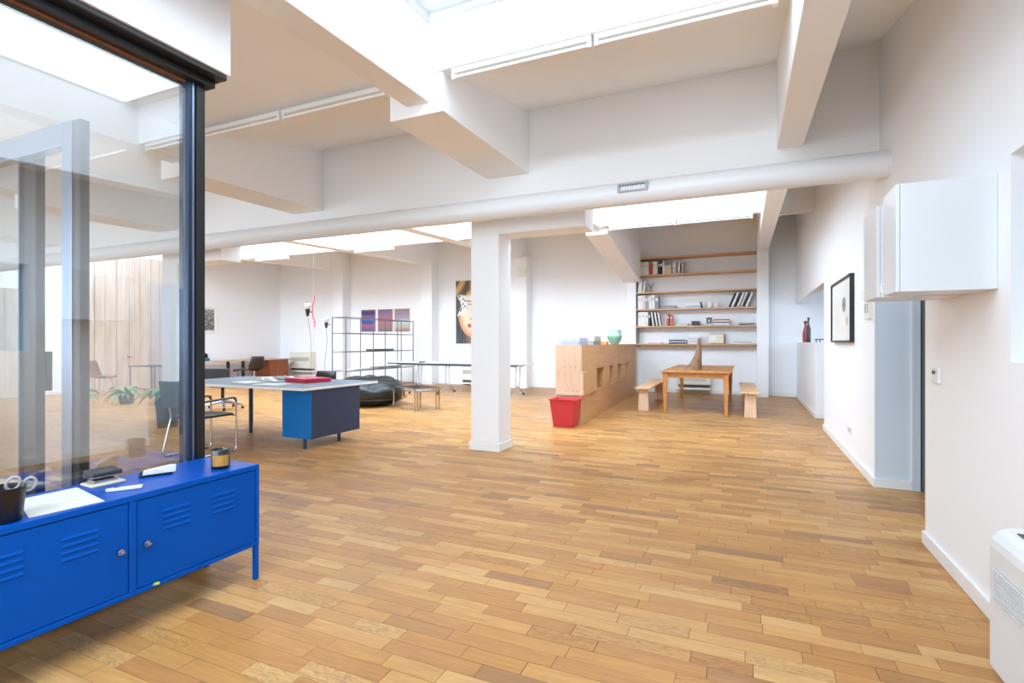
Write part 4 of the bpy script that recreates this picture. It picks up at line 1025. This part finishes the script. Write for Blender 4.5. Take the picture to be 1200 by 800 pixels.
one(MB().box(SX0 + 1.37, SX0 + 1.57, 14.08, 14.22, SZ[4] + .0005, SZ[4] + .115), 'storage_tin', BM['dark grey'], 'dark grey tin box on the fourth shelf', 'box', bevel=.006)
pf = thing('photo_card', 'small black and white photo card standing on the fourth shelf', 'photo', (SX0 + 1.78, 14.2, SZ[4] + .0005))
MB().box(SX0 + 1.71, SX0 + 1.85, 14.2, 14.215, SZ[4] + .0005, SZ[4] + .21).build('card', PAPER, pf)
panel_print('photo', pf, (SX0 + 1.72, 14.199, SZ[4] + .05), (1, 0, 0), (0, 0, 1), .12, .15, lambda u, v: (200, 200, 204) if abs(u - .5) < .2 and abs(v - .45) < .25 else (70, 72, 80), 12, 14)
flat(4, 1.89, .36, ['pale grey', 'white', 'dark grey', 'white', 'red'], th=.03, hint=' in the tall pile')
flat(4, 2.47, .36, ['dark grey', 'grey'], th=.025, hint=' at the right end')
flat(5, .26, .36, ['pink'], hint=' at the left')
flat(5, .80, .42, ['black', 'pale grey', 'black'], th=.033, hint=' left of the white pile')
flat(5, 1.27, .28, ['white', 'pale grey', 'white', 'pale grey', 'white'], th=.036, hint=' in the middle')
lb_ = thing('art_book', 'tilted cream picture book standing on the lowest shelf right of the sculpture', 'book', (SX0 + 1.95, 14.2, SZ[5] + .0005))
MB().obox((SX0 + 1.95, 14.20, SZ[5] + .125), (.36, .03, .235), 0, R(-14)).build('cover', BM['cream'], lb_)
MB().obox((SX0 + 1.88, 14.182, SZ[5] + .14), (.18, .004, .13), 0, R(-14)).build('cover_picture', BM['white'], lb_)
MB().obox((SX0 + 1.98, 14.27, SZ[5] + .13), (.34, .02, .25), 0, R(-12)).build('back_cover', BM['dark grey'], lb_)
flat(5, 2.35, .40, ['white', 'silver'], th=.026, hint=' at the right end')

# ------------------------------------------------------------------ right wall: cabinets, picture, switches, heater, niche
def wall_cabinet(label, x0, y0, y1, z0, z1):
    t = thing('wall_cabinet', label, 'cabinet', ((x0 + XR) / 2, (y0 + y1) / 2, z0), 0, 'white wall cabinets')
    MB().box(x0 + .018, XR - .001, y0, y1, z0, z1).build('carcass', CABW, t, bevel=.002)
    d = MB().box(x0, x0 + .0165, y0 + .001, y1 - .001, z0 + .001, z1 - .001).build('door', CABW, t, bevel=.002)
    MB().tube(bend([(x0, y1 - .04, z0 + .02), (x0 - .018, y1 - .04, z0 + .02), (x0 - .018, y1 - .04, z0 + .065), (x0, y1 - .04, z0 + .065)], .008), .003, 6).build('handle', WHTPL, d, smooth=True)
wall_cabinet('large white wall cabinet nearest the camera on the right wall', .677, 3.16, 3.43, 1.57, 2.105)
wall_cabinet('white wall cabinet just behind the nearest one, beside the doorway', .665, 3.52, 3.87, 1.57, 2.085)
def sketch(u, v):
    c = (226, 224, 220)
    if ((u - .68) / .1) ** 2 + ((v - .62) / .17) ** 2 < 1: c = mixc((70, 68, 74), (160, 158, 160), .5 + nz(u * 2, v * 2))
    if abs(u - .8) < .012 and .2 < v < .75: c = (176, 160, 130)
    if abs(u - .3) < .01 and .15 < v < .6 or abs(u - .2) < .008 and .1 < v < .55: c = (204, 202, 200)
    if ((u - .86) / .05) ** 2 + ((v - .25) / .09) ** 2 < 1: c = (196, 168, 132)
    return mixc(c, (236, 235, 232), .15)
frame_pic('framed_drawing', 'black framed pale drawing on the right wall', 'picture', (XR, 8.15), (0, -1, 0), 1.42, .755, 1.32, sketch, (.09, .09, .09, .09), BLACK, nrm=(-1, 0, 0), bw=.022, depth=.045, nx=60, ny=34)
al = thing('alarm_panel', 'small white alarm panel on the right wall beyond the doorway', 'panel', (XR, 5.93, 1.53))
MB().box(XR - .03, XR, 5.83, 6.04, 1.54, 1.72).build('housing', WHTPL, al, bevel=.006)
MB().box(XR - .034, XR - .029, 5.96, 6.01, 1.60, 1.69).build('display', GREYPL, al)
for q in range(3): MB().box(XR - .034, XR - .03, 5.875, 5.888, 1.60 + q * .032, 1.613 + q * .032).build('button', DGREY, al)
th_ = thing('thermostat', 'small white thermostat with dark display on the near right wall', 'thermostat', (XR, 4.0, 1.07))
MB().box(XR - .018, XR, 3.945, 4.06, 1.07, 1.165).build('housing', WHTPL, th_, bevel=.004)
MB().box(XR - .0195, XR - .0175, 3.99, 4.045, 1.125, 1.145).build('display', DGREY, th_)
so = thing('wall_socket', 'white double wall socket low on the right wall', 'socket', (XR, 7.0, .28))
MB().box(XR - .01, XR, 6.9, 7.1, .29, .37).build('plate', WHTPL, so, bevel=.003)
for yy in (6.95, 7.05): MB().cyl((XR - .012, yy, .33), (XR - .0095, yy, .33), .025, n=16).build('outlet', GREYPL, so)
fan_coil('floor_heater', 'white floor heater with slatted grille at the bottom right picture edge', (XR - .001, 2.12, 0), R(-90), 1.12, .575, .19, .02, CABW)
# kitchen niche
ex = thing('soda_bottle', 'red labelled glass bottle on the low wall of the kitchen niche', 'bottle', (XR + .09, 12.9, 1.32))
MB().lathe([(.001, 0), (.09, 0), (.10, .03), (.10, .20), (.04, .34), (.035, .42), (.001, .42)], (XR + .09, 12.9, 1.32), 18, .62, 1).build('body', mat('bottle_red', (186, 50, 70), .25), ex, smooth=True)
MB().lathe([(.037, .40), (.037, .46), (.001, .46)], (XR + .09, 12.9, 1.32), 14).build('cap', DGREY, ex, smooth=True)
e2 = thing('dark_bottle', 'dark slim bottle right of the red bottle on the low wall', 'bottle', (XR + .10, 12.45, 1.32))
MB().lathe([(.001, 0), (.05, 0), (.055, .02), (.055, .28), (.02, .38), (.018, .50), (.001, .50)], (XR + .10, 12.45, 1.32), 16, .8, 1).build('body', mat('bottle_dark', (60, 62, 60), .25), e2, smooth=True)
MB().lathe([(.021, .46), (.021, .515), (.001, .515)], (XR + .10, 12.45, 1.32), 12).build('cap', BLKPL, e2, smooth=True)
hb = thing('stove_rack', 'black rack standing on the low wall at the niche opening', 'rack', (XR + .1, 10.9, 1.32))
MB().box(XR + .06, 1.9, 10.8, 11.0, 1.365, 1.38).build('shelf', BLKPL, hb)
for x in (XR + .07, XR + .13): MB().box(x, x + .012, 10.88, 10.92, 1.32, 1.365).build('foot', BLKPL, hb)

# ------------------------------------------------------------------ seen through the glass: plants, table and chair at the left
LEAF = mat('fern_leaf', (96, 150, 104), .5, vary=.2, scale=12); LEAF2 = mat('pale_leaf', (140, 180, 144), .5, vary=.2)
POT = mat('dark_pot', (58, 60, 66), .5)
def plant(label, x, y, n, L, pot_r, pot_h, m, seed, stem=0):
    rr = random.Random(seed)
    t = thing('potted_plant', label, 'plant', (x, y, 0), 0, 'potted plants behind the glass')
    MB().lathe([(.001, 0), (pot_r * .8, 0), (pot_r, pot_h), (pot_r * .92, pot_h), (pot_r * .85, pot_h * .9), (.001, pot_h * .9)], (x, y, .001), 20).build('pot', POT, t, smooth=True)
    for k in range(n):
        a = 2 * math.pi * k / n + rr.uniform(-.2, .2); l = L * rr.uniform(.7, 1.15); wd = l * rr.uniform(.14, .2); rise = rr.uniform(.5, 1.1)
        rows = []
        for i in range(8):
            q = i / 7; r = l * q * .8; z = pot_h * .9 + stem + l * (rise * q - .95 * q * q * .9)
            hw = wd * math.sin(math.pi * (q * .92 + .06)) * .6
            rows.append([(x + r * math.cos(a) - s * hw * math.sin(a), y + r * math.sin(a) + s * hw * math.cos(a), max(.02, z) + (.02 if s else 0)) for s in (-1, 0, 1)])
        MB().grid(rows).build('leaf', m, t, smooth='all')
plant('broad leaved pale green plant just behind the glass jamb', -8.25, 5.3, 16, .55, .17, .42, LEAF2, 1, .1)
plant('low green fern behind the glass, leftmost of the row', -12.9, 6.45, 22, .42, .15, .20, LEAF, 2)
plant('low green fern behind the glass, in the middle of the row', -12.2, 6.95, 22, .45, .15, .20, LEAF, 3)
plant('low green fern behind the glass, rightmost of the row', -11.6, 7.35, 22, .42, .15, .20, LEAF, 4)
shell_chair('shell_chair', 'brown shell chair seen through the glass beside the small table', (-14.6, 7.75, 0), R(-60), mat('russet_shell', (128, 84, 70), .5), CHROME, .46, .86)
smt = thing('side_table', 'small dark table seen through the glass before the larch boards', 'table', (-14.0, 8.6, 0))
MB().box(-14.5, -13.5, 8.3, 9.0, .70, .72).build('top', DGREY, smt, bevel=.003)
for x in (-14.45, -13.58):
    for yy in (8.33, 8.94): MB().cyl((x, yy, .001), (x, yy, .70), .014, n=10).build('leg', STEEL, smt, smooth=True)
